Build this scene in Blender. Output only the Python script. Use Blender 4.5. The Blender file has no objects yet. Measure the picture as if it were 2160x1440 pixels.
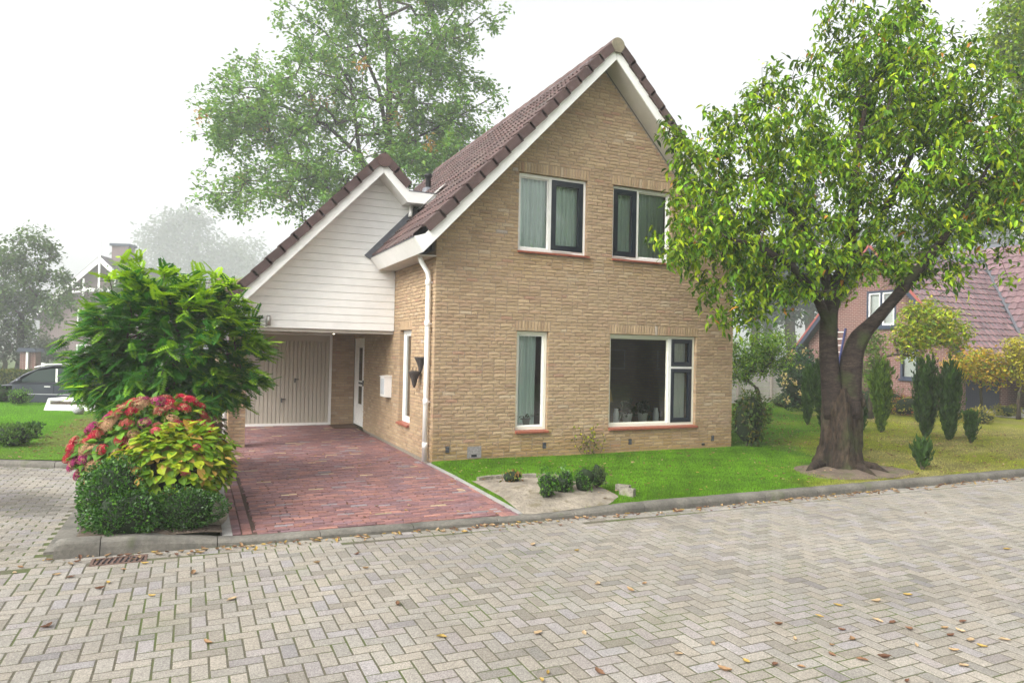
import bpy, math, random
import numpy as np
from mathutils import Matrix, Vector

sc = bpy.context.scene
rng = np.random.default_rng(7)
random.seed(7)

# ------------------------------------------------------------------ camera
CAM = np.array([-3.6875, -11.1463, 1.8987])
FWD = np.array([0.41756223, 0.90852816, 0.01477713])
RGT = np.array([0.90831539, -0.41779423, 0.02027654])
UPV = np.array([-0.0245956, -0.00495557, 0.9996852])
FPX = 1462.02                                    # focal length in pixels of the 2160 px wide photograph
cd = bpy.data.cameras.new('camera')
cam = bpy.data.objects.new('camera', cd)
sc.collection.objects.link(cam)
cam.matrix_world = Matrix(((RGT[0], UPV[0], -FWD[0], CAM[0]), (RGT[1], UPV[1], -FWD[1], CAM[1]),
                           (RGT[2], UPV[2], -FWD[2], CAM[2]), (0, 0, 0, 1)))
cd.sensor_width = 36.0
cd.lens = FPX / 2160 * 36
cd.clip_start = 0.05
cd.clip_end = 1000
sc.camera = cam

# ------------------------------------------------------------------ sky, sun, exposure
SUN_TO = Vector((-0.72, -0.22, 0.66)).normalized()      # direction towards the (veiled) sun
SUN_EL = math.asin(SUN_TO.z)
SUN_ROT = math.atan2(SUN_TO.x, SUN_TO.y)
w = bpy.data.worlds.new('World')
sc.world = w
w.use_nodes = True
nt = w.node_tree
nt.nodes.clear()
sky = nt.nodes.new('ShaderNodeTexSky')
sky.sky_type = 'NISHITA'
sky.sun_disc = False
sky.sun_elevation = SUN_EL
sky.sun_rotation = SUN_ROT
sky.air_density = 1.0
sky.dust_density = 6.0
sky.ozone_density = 1.0
hs = nt.nodes.new('ShaderNodeHueSaturation')
hs.inputs['Saturation'].default_value = 0.10
bg = nt.nodes.new('ShaderNodeBackground')
bg.inputs['Strength'].default_value = 0.15
wo = nt.nodes.new('ShaderNodeOutputWorld')
nt.links.new(sky.outputs[0], hs.inputs['Color'])
nt.links.new(hs.outputs[0], bg.inputs['Color'])
nt.links.new(bg.outputs[0], wo.inputs['Surface'])
sd = bpy.data.lights.new('sun', 'SUN')
sd.energy = 1.5
sd.angle = math.radians(50)
sd.color = (1.0, 0.965, 0.90)
sun = bpy.data.objects.new('sun', sd)
sc.collection.objects.link(sun)
sun.rotation_euler = SUN_TO.to_track_quat('Z', 'Y').to_euler()
sc.view_settings.view_transform = 'Standard'
sc.view_settings.look = 'None'
sc.view_settings.exposure = 1.22
sc.view_settings.gamma = 1.0
sc.view_settings.use_curve_mapping = False
sc.cycles.use_denoising = True
sc.cycles.max_bounces = 8
sc.cycles.diffuse_bounces = 4
sc.cycles.glossy_bounces = 3
sc.cycles.transmission_bounces = 6
sc.cycles.transparent_max_bounces = 12
sc.cycles.volume_bounces = 2
sc.cycles.caustics_reflective = False
sc.cycles.caustics_refractive = False


# ------------------------------------------------------------------ helpers
def at(u, v, d):
    """point seen at photo pixel (u, v) at distance d metres along the view axis"""
    return CAM + FWD * d + RGT * d * (u - 1080) / FPX - UPV * d * (v - 720) / FPX


WORLD = {}


def link(o, parent=None, M=None):
    sc.collection.objects.link(o)
    M = M.copy() if M is not None else Matrix.Identity(4)
    if parent is not None:
        o.parent = parent
        o.matrix_parent_inverse = WORLD[parent.name].inverted()
    o.matrix_basis = M
    WORLD[o.name] = M
    return o


def tag(o, label, cat=None, group=None, kind=None):
    if label: o['label'] = label
    if cat: o['category'] = cat
    if group: o['group'] = group
    if kind: o['kind'] = kind
    return o


def thing(name, label, cat, loc, group=None):
    o = bpy.data.objects.new(name, None)
    o.empty_display_size = 0.2
    link(o, None, Matrix.Translation(Vector([float(c) for c in loc])))
    return tag(o, label, cat, group)


def make_mesh(name, V, loops, sizes, mat, col=None, smooth=False):
    me = bpy.data.meshes.new(name)
    V = np.ascontiguousarray(V, dtype=np.float32)
    loops = np.ascontiguousarray(loops, dtype=np.int32)
    sizes = np.asarray(sizes, dtype=np.int32)
    me.vertices.add(len(V))
    me.vertices.foreach_set('co', V.ravel())
    me.loops.add(len(loops))
    me.loops.foreach_set('vertex_index', loops)
    me.polygons.add(len(sizes))
    starts = np.concatenate(([0], np.cumsum(sizes)[:-1])).astype(np.int32)
    me.polygons.foreach_set('loop_start', starts)
    me.update(calc_edges=True)
    if col is not None:
        a = me.color_attributes.new('col', 'FLOAT_COLOR', 'POINT')
        c4 = np.ones((len(V), 4), dtype=np.float32)
        c4[:, :3] = col
        a.data.foreach_set('color', c4.ravel())
    me.polygons.foreach_set('use_smooth', np.full(len(sizes), bool(smooth)))
    if mat is not None:
        me.materials.append(mat)
    return me


class G:
    """collects faces of one part"""
    def __init__(s):
        s.V, s.L, s.S, s.C, s.n = [], [], [], [], 0

    def add(s, V, faces, col=None):
        V = np.asarray(V, dtype=float).reshape(-1, 3)
        if isinstance(faces, np.ndarray):
            s.L.append((faces + s.n).ravel())
            s.S.append(np.full(len(faces), faces.shape[1]))
        else:
            for f in faces:
                s.L.append(np.asarray(f) + s.n)
                s.S.append(np.array([len(f)]))
        s.V.append(V)
        c = np.ones((len(V), 3)) if col is None else np.broadcast_to(np.asarray(col, float), (len(V), 3))
        s.C.append(c)
        s.n += len(V)
        return s

    def box(s, x0, x1, y0, y1, z0, z1, col=None):
        V = [(x, y, z) for x in (x0, x1) for y in (y0, y1) for z in (z0, z1)]
        return s.add(V, [(0, 1, 3, 2), (4, 6, 7, 5), (0, 4, 5, 1), (2, 3, 7, 6), (0, 2, 6, 4), (1, 5, 7, 3)], col)

    def obox(s, c, ax, ay, az, col=None):
        c, ax, ay, az = [np.asarray(q, float) for q in (c, ax, ay, az)]
        V = [c + i * ax + j * ay + k * az for i in (-1, 1) for j in (-1, 1) for k in (-1, 1)]
        return s.add(V, [(0, 1, 3, 2), (4, 6, 7, 5), (0, 4, 5, 1), (2, 3, 7, 6), (0, 2, 6, 4), (1, 5, 7, 3)], col)

    def beam(s, a, b, w, h, col=None, up=(0, 0, 1)):
        a, b = np.asarray(a, float), np.asarray(b, float)
        d = b - a
        L = np.linalg.norm(d)
        d /= L
        r = np.cross(d, up)
        r /= np.linalg.norm(r)
        u = np.cross(r, d)
        return s.obox((a + b) / 2, d * L / 2, r * w / 2, u * h / 2, col)

    def prism(s, poly, axis, a0, a1, col=None):
        """polygon in the two other axes (order x,y,z without axis) pushed along axis"""
        n = len(poly)
        V = []
        for a in (a0, a1):
            for p in poly:
                q = list(p)
                q.insert(axis, a)
                V.append(q)
        F = [tuple(range(n))[::-1], tuple(range(n, 2 * n))]
        F += [(i, (i + 1) % n, n + (i + 1) % n, n + i) for i in range(n)]
        return s.add(V, F, col)

    def tube(s, path, radii, sides=10, col=None, cap=True, flute=None):
        P = np.asarray(path, float)
        n = len(P)
        R = np.broadcast_to(np.asarray(radii, float), (n,))
        T = np.gradient(P, axis=0)
        T /= np.linalg.norm(T, axis=1)[:, None] + 1e-12
        ref = np.array([1.0, 0, 0]) if abs(T[0][0]) < .8 else np.array([0, 1.0, 0])
        V = []
        for i in range(n):
            a = ref - T[i] * (ref @ T[i])
            a /= np.linalg.norm(a)
            ref = a
            b = np.cross(T[i], a)
            th = np.arange(sides) * 2 * math.pi / sides
            rr = R[i] * (flute(i / (n - 1), th) if flute else 1.0)
            V.append(P[i] + (np.cos(th) * rr)[:, None] * a + (np.sin(th) * rr)[:, None] * b)
        V = np.concatenate(V)
        i = np.arange(n - 1)[:, None] * sides
        j = np.arange(sides)[None, :]
        k = (j + 1) % sides
        F = np.stack([i + j, i + k, i + sides + k, i + sides + j], axis=-1).reshape(-1, 4)
        s.add(V, F, col)
        if cap:
            s.L.append(np.arange(sides)[::-1] + s.n - len(V)); s.S.append(np.array([sides]))
            s.L.append(np.arange(sides) + s.n - sides); s.S.append(np.array([sides]))
        return s

    def lathe(s, prof, c=(0, 0, 0), sides=20, col=None):
        """profile [(r, z)...] turned about a vertical axis through c"""
        th = np.arange(sides) * 2 * math.pi / sides
        V = np.concatenate([np.stack([c[0] + r * np.cos(th), c[1] + r * np.sin(th), np.full(sides, c[2] + z)], 1) for r, z in prof])
        n = len(prof)
        i = np.arange(n - 1)[:, None] * sides
        j = np.arange(sides)[None, :]
        k = (j + 1) % sides
        F = np.stack([i + j, i + k, i + sides + k, i + sides + j], axis=-1).reshape(-1, 4)
        return s.add(V, F, col)

    def blob(s, c, r, seed=0, amp=.15, nu=16, nv=10, zmin=None, col=None):
        g = np.random.default_rng(seed)
        k = g.normal(size=(6, 3)) * 2.2
        ph = g.uniform(0, 6.28, 6)
        V = []
        for i in range(nv + 1):
            t = math.pi * i / nv
            for j in range(nu):
                f = 2 * math.pi * j / nu
                d = np.array([math.sin(t) * math.cos(f), math.sin(t) * math.sin(f), math.cos(t)])
                m = 1 + amp * np.sin(k @ d + ph).sum() / 3
                p = np.asarray(c) + d * np.asarray(r) * m
                if zmin is not None: p[2] = max(p[2], zmin)
                V.append(p)
        i = np.arange(nv)[:, None] * nu
        j = np.arange(nu)[None, :]
        kk = (j + 1) % nu
        F = np.stack([i + j, i + nu + j, i + nu + kk, i + kk], axis=-1).reshape(-1, 4)
        return s.add(V, F, col)

    def xf(s, M):
        M = np.asarray(M, float)
        s.V = [v @ M[:3, :3].T + M[:3, 3] for v in s.V]
        return s

    def mesh(s, name, mat, smooth=False):
        return make_mesh(name, np.concatenate(s.V), np.concatenate(s.L), np.concatenate(s.S), mat, np.concatenate(s.C), smooth)


def part(name, g, mat, parent, smooth=False, label=None, kind=None):
    o = bpy.data.objects.new(name, g.mesh(name, mat, smooth))
    link(o, parent)
    return tag(o, label, None, None, kind)


def solo(name, g, mat, label, cat, group=None, smooth=False, kind=None):
    o = bpy.data.objects.new(name, g.mesh(name, mat, smooth))
    link(o)
    return tag(o, label, cat, group, kind)


def struct(name, g, mat, smooth=False, label=None, kind='structure', cat=None):
    o = bpy.data.objects.new(name, g.mesh(name, mat, smooth))
    link(o)
    return tag(o, label, cat, None, kind)


def merge(base, M, col):
    """many transformed copies of base=(V, quads/tris list of arrays) as raw arrays"""
    V0, Fs = base
    n, m = len(M), len(V0)
    V = np.einsum('nij,mj->nmi', M[:, :3, :3], V0) + M[:, None, :3, 3]
    L, S = [], []
    off = (np.arange(n) * m)[:, None, None]
    for F in Fs:
        L.append((F[None] + off).reshape(-1))
        S.append(np.full(n * len(F), F.shape[1]))
    C = np.repeat(col, m, axis=0)
    return V.reshape(-1, 3), np.concatenate(L), np.concatenate(S), C


def pieces(parent, name, base, M, col, mat, limit=300, rest=None, smooth=False, score=None, restkind=True, mincol=None):
    """the `limit` pieces nearest the camera as objects of their own, the others joined into one part"""
    M = np.asarray(M, float)
    col = np.asarray(col, float)
    n = len(M)
    if n == 0: return
    if score is None:
        ctr = base[0].mean(0)
        P = np.einsum('nij,j->ni', M[:, :3, :3], ctr) + M[:, :3, 3]
        D = P - CAM
        z = D @ FWD
        u = np.abs(D @ RGT / z) * FPX
        v = np.abs(D @ UPV / z) * FPX
        score = np.linalg.norm(D, axis=1) + np.where((z < .1) | (u > 1075) | (v > 715), 1e4, 0)
    order = np.argsort(score)
    ind = order[:limit]
    rs = order[limit:]
    if len(ind):
        V0, Fs = base
        L = np.concatenate([F.ravel() for F in Fs])
        S = np.concatenate([np.full(len(F), F.shape[1]) for F in Fs])
        me = make_mesh(name, V0, L, S, mat, np.ones((len(V0), 3)), smooth)
        for i in ind:
            o = bpy.data.objects.new(name, me)
            o.color = (*col[i], 1)
            link(o, parent, Matrix(M[i].tolist()))
    if len(rs):
        V, L, S, C = merge(base, M[rs], col[rs])
        o = bpy.data.objects.new(rest or name + '_mass', make_mesh(name, V, L, S, mat, C, smooth))
        link(o, parent)
        if restkind: o['kind'] = 'stuff'


def frames(P, Yd, Zn, sx, sy, sz):
    """N matrices: local y along Yd, local z close to Zn"""
    Yd = Yd / (np.linalg.norm(Yd, axis=1)[:, None] + 1e-9)
    X = np.cross(Yd, Zn)
    X /= np.linalg.norm(X, axis=1)[:, None] + 1e-9
    Z = np.cross(X, Yd)
    M = np.zeros((len(P), 4, 4))
    M[:, :3, 0] = X * np.asarray(sx).reshape(-1, 1)
    M[:, :3, 1] = Yd * np.asarray(sy).reshape(-1, 1)
    M[:, :3, 2] = Z * np.asarray(sz).reshape(-1, 1)
    M[:, :3, 3] = P
    M[:, 3, 3] = 1
    return M


# ------------------------------------------------------------------ materials
def material(name, color=(.8, .8, .8), rough=.8, noise=(), bump=None, spec=.3, metallic=0.0, trans=0.0, tcol=(1, 1, 1),
             stretch=None, tint=None):
    """col attribute x object colour x colour x noise layers; bump=(scale, strength, distance)"""
    m = bpy.data.materials.new(name)
    m.use_nodes = True
    n = m.node_tree
    n.nodes.clear()
    N, Lk = n.nodes.new, n.links.new
    out = N('ShaderNodeOutputMaterial')
    bs = N('ShaderNodeBsdfPrincipled')
    bs.inputs['Roughness'].default_value = rough
    bs.inputs['Specular IOR Level'].default_value = spec
    bs.inputs['Metallic'].default_value = metallic
    at_ = N('ShaderNodeAttribute'); at_.attribute_name = 'col'
    oi = N('ShaderNodeObjectInfo')
    geo = N('ShaderNodeNewGeometry')
    pos = geo.outputs['Position']
    if stretch:
        mp = N('ShaderNodeMapping')
        mp.inputs['Scale'].default_value = stretch
        Lk(pos, mp.inputs['Vector'])
        spos = mp.outputs[0]
    else:
        spos = pos

    def mul(a, b):
        x = N('ShaderNodeMix'); x.data_type = 'RGBA'; x.blend_type = 'MULTIPLY'
        x.inputs['Factor'].default_value = 1
        Lk(a, x.inputs['A'])
        if isinstance(b, tuple): x.inputs['B'].default_value = (*b, 1)
        else: Lk(b, x.inputs['B'])
        return x.outputs['Result']
    c = mul(mul(at_.outputs['Color'], oi.outputs['Color']), color)
    for k, (scl, lo, hi, det) in enumerate(noise):
        t = N('ShaderNodeTexNoise')
        t.inputs['Scale'].default_value = scl
        t.inputs['Detail'].default_value = det
        Lk(spos, t.inputs['Vector'])
        mr = N('ShaderNodeMapRange')
        mr.inputs['From Min'].default_value = .3
        mr.inputs['From Max'].default_value = .7
        mr.inputs['To Min'].default_value = lo
        mr.inputs['To Max'].default_value = hi
        Lk(t.outputs['Fac'], mr.inputs['Value'])
        c = mul(c, mr.outputs[0])
    if tint:                                   # (scale, colour, from, to, strength): patches of another colour
        for scl, tc, f0, f1, st in tint:
            t = N('ShaderNodeTexNoise')
            t.inputs['Scale'].default_value = scl
            t.inputs['Detail'].default_value = 5
            Lk(pos, t.inputs['Vector'])
            mr = N('ShaderNodeMapRange')
            mr.inputs['From Min'].default_value = f0
            mr.inputs['From Max'].default_value = f1
            mr.inputs['To Max'].default_value = st
            Lk(t.outputs['Fac'], mr.inputs['Value'])
            x = N('ShaderNodeMix'); x.data_type = 'RGBA'
            Lk(mr.outputs[0], x.inputs['Factor'])
            Lk(c, x.inputs['A'])
            x.inputs['B'].default_value = (*tc, 1)
            c = x.outputs['Result']
    Lk(c, bs.inputs['Base Color'])
    if bump:
        b = None
        for scl, st, di in (bump if isinstance(bump[0], tuple) else (bump,)):
            t = N('ShaderNodeTexNoise')
            t.inputs['Scale'].default_value = scl
            t.inputs['Detail'].default_value = 4
            Lk(spos, t.inputs['Vector'])
            bn = N('ShaderNodeBump')
            bn.inputs['Strength'].default_value = st
            bn.inputs['Distance'].default_value = di
            Lk(t.outputs['Fac'], bn.inputs['Height'])
            if b is not None: Lk(b, bn.inputs['Normal'])
            b = bn.outputs[0]
        Lk(b, bs.inputs['Normal'])
    sh = bs.outputs[0]
    if trans > 0:
        tr = N('ShaderNodeBsdfTranslucent')
        Lk(mul(c, tcol), tr.inputs['Color'])
        mx = N('ShaderNodeMixShader')
        mx.inputs[0].default_value = trans
        Lk(sh, mx.inputs[1]); Lk(tr.outputs[0], mx.inputs[2])
        sh = mx.outputs[0]
    Lk(sh, out.inputs['Surface'])
    return m


def glass_material(name, tint=(.93, .97, .95), boost=1.0):
    m = bpy.data.materials.new(name)
    m.use_nodes = True
    n = m.node_tree
    n.nodes.clear()
    out = n.nodes.new('ShaderNodeOutputMaterial')
    tr = n.nodes.new('ShaderNodeBsdfTransparent'); tr.inputs[0].default_value = (*tint, 1)
    gl = n.nodes.new('ShaderNodeBsdfGlossy'); gl.inputs['Roughness'].default_value = 0.004
    fr = n.nodes.new('ShaderNodeFresnel'); fr.inputs[0].default_value = 1.52
    mt = n.nodes.new('ShaderNodeMath'); mt.operation = 'MULTIPLY'; mt.inputs[1].default_value = 2.0 * boost   # two faces per pane, double glazing
    mt.use_clamp = True
    mx = n.nodes.new('ShaderNodeMixShader')
    n.links.new(fr.outputs[0], mt.inputs[0]); n.links.new(mt.outputs[0], mx.inputs[0])
    n.links.new(tr.outputs[0], mx.inputs[1]); n.links.new(gl.outputs[0], mx.inputs[2])
    n.links.new(mx.outputs[0], out.inputs['Surface'])
    return m


def brick_texture(name, c1, c2, mortar, scale=1.0, bw=.22, bh=.0625, axis='x'):
    """far brickwork whose bricks are too small to pick apart"""
    m = material(name, (1, 1, 1), .9)
    n = m.node_tree
    bs = [k for k in n.nodes if k.type == 'BSDF_PRINCIPLED'][0]
    geo = n.nodes.new('ShaderNodeNewGeometry')
    sp = n.nodes.new('ShaderNodeSeparateXYZ')
    cb = n.nodes.new('ShaderNodeCombineXYZ')
    ad = n.nodes.new('ShaderNodeMath'); ad.operation = 'ADD'
    n.links.new(geo.outputs['Position'], sp.inputs[0])
    n.links.new(sp.outputs[0], ad.inputs[0]); n.links.new(sp.outputs[1], ad.inputs[1])
    n.links.new(ad.outputs[0], cb.inputs[0]); n.links.new(sp.outputs[2], cb.inputs[1])
    br = n.nodes.new('ShaderNodeTexBrick')
    br.inputs['Color1'].default_value = (*c1, 1); br.inputs['Color2'].default_value = (*c2, 1)
    br.inputs['Mortar'].default_value = (*mortar, 1)
    br.inputs['Scale'].default_value = 1
    br.inputs['Mortar Size'].default_value = .006
    br.inputs['Brick Width'].default_value = bw; br.inputs['Row Height'].default_value = bh
    n.links.new(cb.outputs[0], br.inputs['Vector'])
    n.links.new(br.outputs['Color'], bs.inputs['Base Color'])
    bp = n.nodes.new('ShaderNodeBump'); bp.inputs['Strength'].default_value = .6; bp.inputs['Distance'].default_value = .01
    bp.invert = True
    n.links.new(br.outputs['Fac'], bp.inputs['Height']); n.links.new(bp.outputs[0], bs.inputs['Normal'])
    return m


MT = {}
MT['brick'] = material('yellow_brick', (1, 1, 1), .9, noise=((5, .94, 1.05, 4), (26, .90, 1.07, 4), (140, .84, 1.12, 3)), bump=((60, .7, .012), (220, .5, .004)), spec=.15, stretch=(1, 1, 2.2))
MT['mortar'] = material('grey_mortar', (.30, .255, .21), .95, noise=((40, .85, 1.1, 4),), bump=(150, .4, .004), spec=.1)
MT['paver'] = material('concrete_paver', (1, 1, 1), .85, noise=((.45, .84, 1.10, 5), (2.2, .92, 1.06, 4), (230, .62, 1.35, 2), (95, .72, 1.28, 2)), bump=((200, .6, .004),), spec=.2,
                       tint=((1.2, (.09, .11, .04), .64, .8, .3),))
MT['joint'] = material('mossy_joint_sand', (.095, .086, .060), .95, noise=((60, .6, 1.3, 4),), tint=((1.7, (.062, .088, .016), .48, .62, .85),), bump=(200, .5, .005))
MT['clinker'] = material('red_clinker', (1, 1, 1), .75, noise=((30, .82, 1.15, 4), (200, .85, 1.12, 2)), bump=((120, .5, .004),), spec=.3)
MT['djoint'] = material('driveway_joint', (.07, .045, .035), .95, noise=((60, .6, 1.3, 4),), tint=((2.5, (.12, .14, .03), .62, .74, .7),))
MT['kerb'] = material('weathered_concrete', (.145, .135, .115), .9, noise=((2.5, .7, 1.2, 5), (30, .8, 1.15, 4), (250, .8, 1.2, 2)), bump=((120, .5, .005),), tint=((4, (.055, .055, .05), .52, .72, .7), (2, (.10, .13, .03), .62, .75, .6)))
MT['concrete'] = material('pale_concrete', (.30, .29, .275), .85, noise=((6, .85, 1.1, 4), (120, .9, 1.1, 2)), bump=(120, .3, .003))
MT['tile'] = material('brown_roof_tile', (1, 1, 1), .7, noise=((4, .75, 1.2, 5), (60, .8, 1.2, 3)), bump=((90, .4, .004),), spec=.35, tint=((1.3, (.12, .11, .09), .58, .74, .35),))
MT['white'] = material('white_paint', (.84, .83, .80), .45, noise=((.9, .93, 1.03, 4), (6, .96, 1.02, 3)), spec=.4, bump=((8, .08, .004),))
MT['cream'] = material('cream_frame_paint', (.72, .70, .60), .4, spec=.4)
MT['soffit'] = material('soffit_board', (.50, .47, .42), .7, noise=((3, .9, 1.05, 3),))
MT['navy'] = material('black_blue_sash', (.008, .012, .022), .3, spec=.5)
MT['pvc'] = material('white_pvc', (.80, .79, .76), .35, spec=.5)
MT['lead'] = material('lead_flashing', (.10, .105, .12), .5, spec=.5, noise=((20, .8, 1.2, 3),))
MT['dark'] = material('dark_plastic', (.02, .02, .023), .5)
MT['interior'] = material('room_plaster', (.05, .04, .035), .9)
MT['curtain'] = material('sheer_curtain', (.80, .93, .88), .9, trans=.12, noise=((1, .97, 1.03, 2),))
MT['glass'] = glass_material('window_glass', boost=1.1)
MT['redsill'] = material('red_sill_tile', (.28, .085, .05), .5, noise=((30, .85, 1.15, 3),), spec=.4)
MT['garage'] = material('grey_white_door_paint', (.46, .42, .35), .5, noise=((2, .95, 1.03, 3),))
MT['bark'] = material('tree_bark', (.026, .018, .012), .95, noise=((7, .45, 1.7, 5), (24, .35, 1.8, 5), (90, .6, 1.4, 3)), bump=((14, 1, .04), (60, .8, .015)), stretch=(1, 1, .35), tint=((2.2, (.045, .055, .018), .5, .68, .7),))
MT['limb'] = material('cherry_bark', (.027, .019, .015), .85, noise=((4, .5, 1.5, 5), (14, .45, 1.7, 5), (60, .6, 1.4, 3)), bump=((26, .9, .015), (90, .6, .006)), stretch=(1, 1, 3.2), spec=.25, tint=((2.0, (.04, .055, .016), .54, .68, .75),))
MT['twig'] = material('twig_bark', (.075, .058, .042), .9, noise=((20, .7, 1.3, 3),))
MT['leaf'] = material('leaf_green', (1, 1, 1), .52, trans=.28, tcol=(1.3, 1.2, .5), spec=.2, noise=((3, .85, 1.15, 2),))
MT['leafmatt'] = material('leaf_matt', (1, 1, 1), .7, trans=.3, tcol=(1.2, 1.15, .6), spec=.2)
MT['needle'] = material('box_leaf', (1, 1, 1), .4, trans=.15, tcol=(1.2, 1.2, .5), spec=.45)
MT['petal'] = material('dry_petal', (1, 1, 1), .8, trans=.25, spec=.15)
MT['soil'] = material('garden_soil', (.10, .075, .055), .95, noise=((8, .6, 1.3, 5), (80, .6, 1.4, 3)), bump=((40, 1, .03),))
MT['sand'] = material('pale_sand', (.27, .235, .185), .95, noise=((2.5, .72, 1.15, 5), (9, .75, 1.12, 5), (120, .75, 1.2, 3)), bump=((25, .8, .03), (150, .6, .006)), tint=((5, (.12, .10, .055), .54, .68, .75),))
MT['lawn'] = material('lawn_turf', (.055, .17, .012), .9, noise=((1.2, .75, 1.2, 5), (40, .6, 1.35, 4)), bump=((90, 1, .03),))
MT['drylawn'] = material('autumn_lawn_turf', (.17, .19, .03), .9, noise=((1, .75, 1.2, 5), (40, .6, 1.35, 4)), bump=((90, 1, .03),), tint=((1.1, (.30, .22, .08), .52, .68, .75), (.35, (.07, .18, .015), .53, .66, .85)))
MT['blade'] = material('grass_blade', (1, 1, 1), .6, trans=.3, tcol=(1.2, 1.2, .6), spec=.25)
MT['stone'] = material('mossy_stone', (.22, .20, .16), .9, noise=((12, .6, 1.3, 5), (60, .7, 1.3, 4)), bump=((30, .8, .02),), tint=((6, (.10, .12, .03), .5, .66, .7),))
MT['ironrust'] = material('rusty_iron', (.13, .082, .066), .7, noise=((40, .7, 1.3, 4),), metallic=.3)
MT['wood'] = material('grey_wood', (.27, .235, .21), .9, noise=((3, .85, 1.1, 4), (50, .8, 1.2, 3)), stretch=(1, 1, 8))
# ------------------------------------------------------------------ ground, road, kerbs, driveway, lawns
ROADZ = -0.10


def vnoise(x, y, s=1.0, seed=0):
    """smooth 2-D noise in -1..1"""
    g = np.random.default_rng(seed)
    k = g.normal(size=(7, 2)) * s
    ph = g.uniform(0, 6.28, 7)
    return sum(np.sin(k[i, 0] * x + k[i, 1] * y + ph[i]) for i in range(7)) / 3.5


def sheet(x0, x1, y0, y1, z):
    return G().add([(x0, y0, z), (x1, y0, z), (x1, y1, z), (x0, y1, z)], [(0, 1, 2, 3)])


MT['ground'] = material('distant_ground', (.07, .10, .03), .95, noise=((.3, .7, 1.3, 5), (8, .7, 1.3, 4)), bump=(20, .8, .05))
struct('ground', sheet(-342, 342, -342, 342, -0.36), MT['ground'], label='flat green ground reaching far behind the houses')

road = struct('road', sheet(-45, 60, -14, -3.60, -0.1026).add([(-45, -3.60, -.1026), (-4.70, -3.60, -.1026), (-4.70, 8.5, -.1026), (-45, 8.5, -.1026)], [(0, 1, 2, 3)]),
              MT['joint'], label='street of grey concrete pavers with mossy joints')


def stone_base(bev=.05, top_only=True):
    """unit block 0..1 x 0..1, top at 0, chamfered top edges"""
    b = bev
    V = [(0, 0, -1), (1, 0, -1), (1, 1, -1), (0, 1, -1), (0, 0, -.12), (1, 0, -.12), (1, 1, -.12), (0, 1, -.12),
         (b, b * 1.6, 0), (1 - b, b * 1.6, 0), (1 - b, 1 - b * 1.6, 0), (b, 1 - b * 1.6, 0)]
    F = np.array([(0, 1, 5, 4), (1, 2, 6, 5), (2, 3, 7, 6), (3, 0, 4, 7), (4, 5, 9, 8), (5, 6, 10, 9), (6, 7, 11, 10), (7, 4, 8, 11), (8, 9, 10, 11)])
    return np.array(V, float), [F]


def block_mats(x, y, z, ang, L, Wd, H, jz=.0025, jt=.006):
    n = len(x)
    z = z + rng.normal(0, jz, n)
    a = ang + rng.normal(0, .008, n)
    c, s_ = np.cos(a), np.sin(a)
    tx, ty = rng.normal(0, jt, n), rng.normal(0, jt, n)
    M = np.zeros((n, 4, 4))
    X = np.stack([c, s_, tx], 1)
    Y = np.stack([-s_, c, ty], 1)
    Z = np.stack([-tx, -ty, np.ones(n)], 1)
    M[:, :3, 0] = X * np.broadcast_to(L, n)[:, None]
    M[:, :3, 1] = Y * np.broadcast_to(Wd, n)[:, None]
    M[:, :3, 2] = Z * np.broadcast_to(H, n)[:, None]
    M[:, 0, 3] = x - (X[:, 0] * L + Y[:, 0] * Wd) / 2
    M[:, 1, 3] = y - (X[:, 1] * L + Y[:, 1] * Wd) / 2
    M[:, 2, 3] = z
    M[:, 3, 3] = 1
    return M


def kerb_y(x):
    return np.interp(x, [-4.9, -3.2, -.2, 2.5, 8.2, 30], [-3.55, -3.66, -3.78, -3.87, -3.87, -3.87])


def kerb_top(x):
    return np.interp(x, [-4.9, -4.75, -4.05, -3.25, .3, 1.35, 2.0, 30], [.01, .055, .05, -.045, -.045, .0, .008, .008])


# street pavers: herringbone, plus two straight rows beside the kerb
Wp = .1075
ii, jj = np.meshgrid(np.arange(-90, 150), np.arange(-62, 4), indexing='ij')
sgn = (ii - jj) % 4
hx, hy = (ii[sgn == 0] + 1) * Wp, (jj[sgn == 0] + .5) * Wp - 3.9
vx, vy = (ii[sgn == 3] + .5) * Wp, (jj[sgn == 3] + 1) * Wp - 3.9
px_ = np.concatenate([hx, vx]); py_ = np.concatenate([hy, vy])
pa_ = np.concatenate([np.zeros(len(hx)), np.full(len(vx), math.pi / 2)])
# the street's axis turns a little so that the bond drifts as it does in the photograph
keep = (py_ < kerb_y(px_) - np.where(pa_ > 1, .335, .283)) & (py_ > -10.4) & (px_ > -9.0) & (px_ < 15)
keep &= ~((px_ < -4.75) & (py_ > -3.9))
px_, py_, pa_ = px_[keep], py_[keep], pa_[keep]
# cut halves close the bond against the straight rows
cxs = (ii + .5) * Wp; cys = (jj + .5) * Wp - 3.9
sx = np.where(sgn <= 1, (ii - (sgn == 1) + 1) * Wp, cxs); sy = np.where(sgn >= 2, (jj - (sgn == 2) + 1) * Wp - 3.9, cys)
lost = ~(sy < kerb_y(sx) - np.where(sgn >= 2, .335, .283)) & (cys < kerb_y(cxs) - .258) & (cxs > -9) & (cxs < 15)
hxx, hyy = cxs[lost], cys[lost]
# rows along the kerb
for r in range(2):
    xs = np.arange(-9.0, 15, .215) + (.107 if r else 0)
    px_ = np.concatenate([px_, xs]); py_ = np.concatenate([py_, kerb_y(xs) - .065 - r * .108 + 0 * xs]); pa_ = np.concatenate([pa_, np.arctan(np.gradient(kerb_y(xs), xs))])
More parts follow.
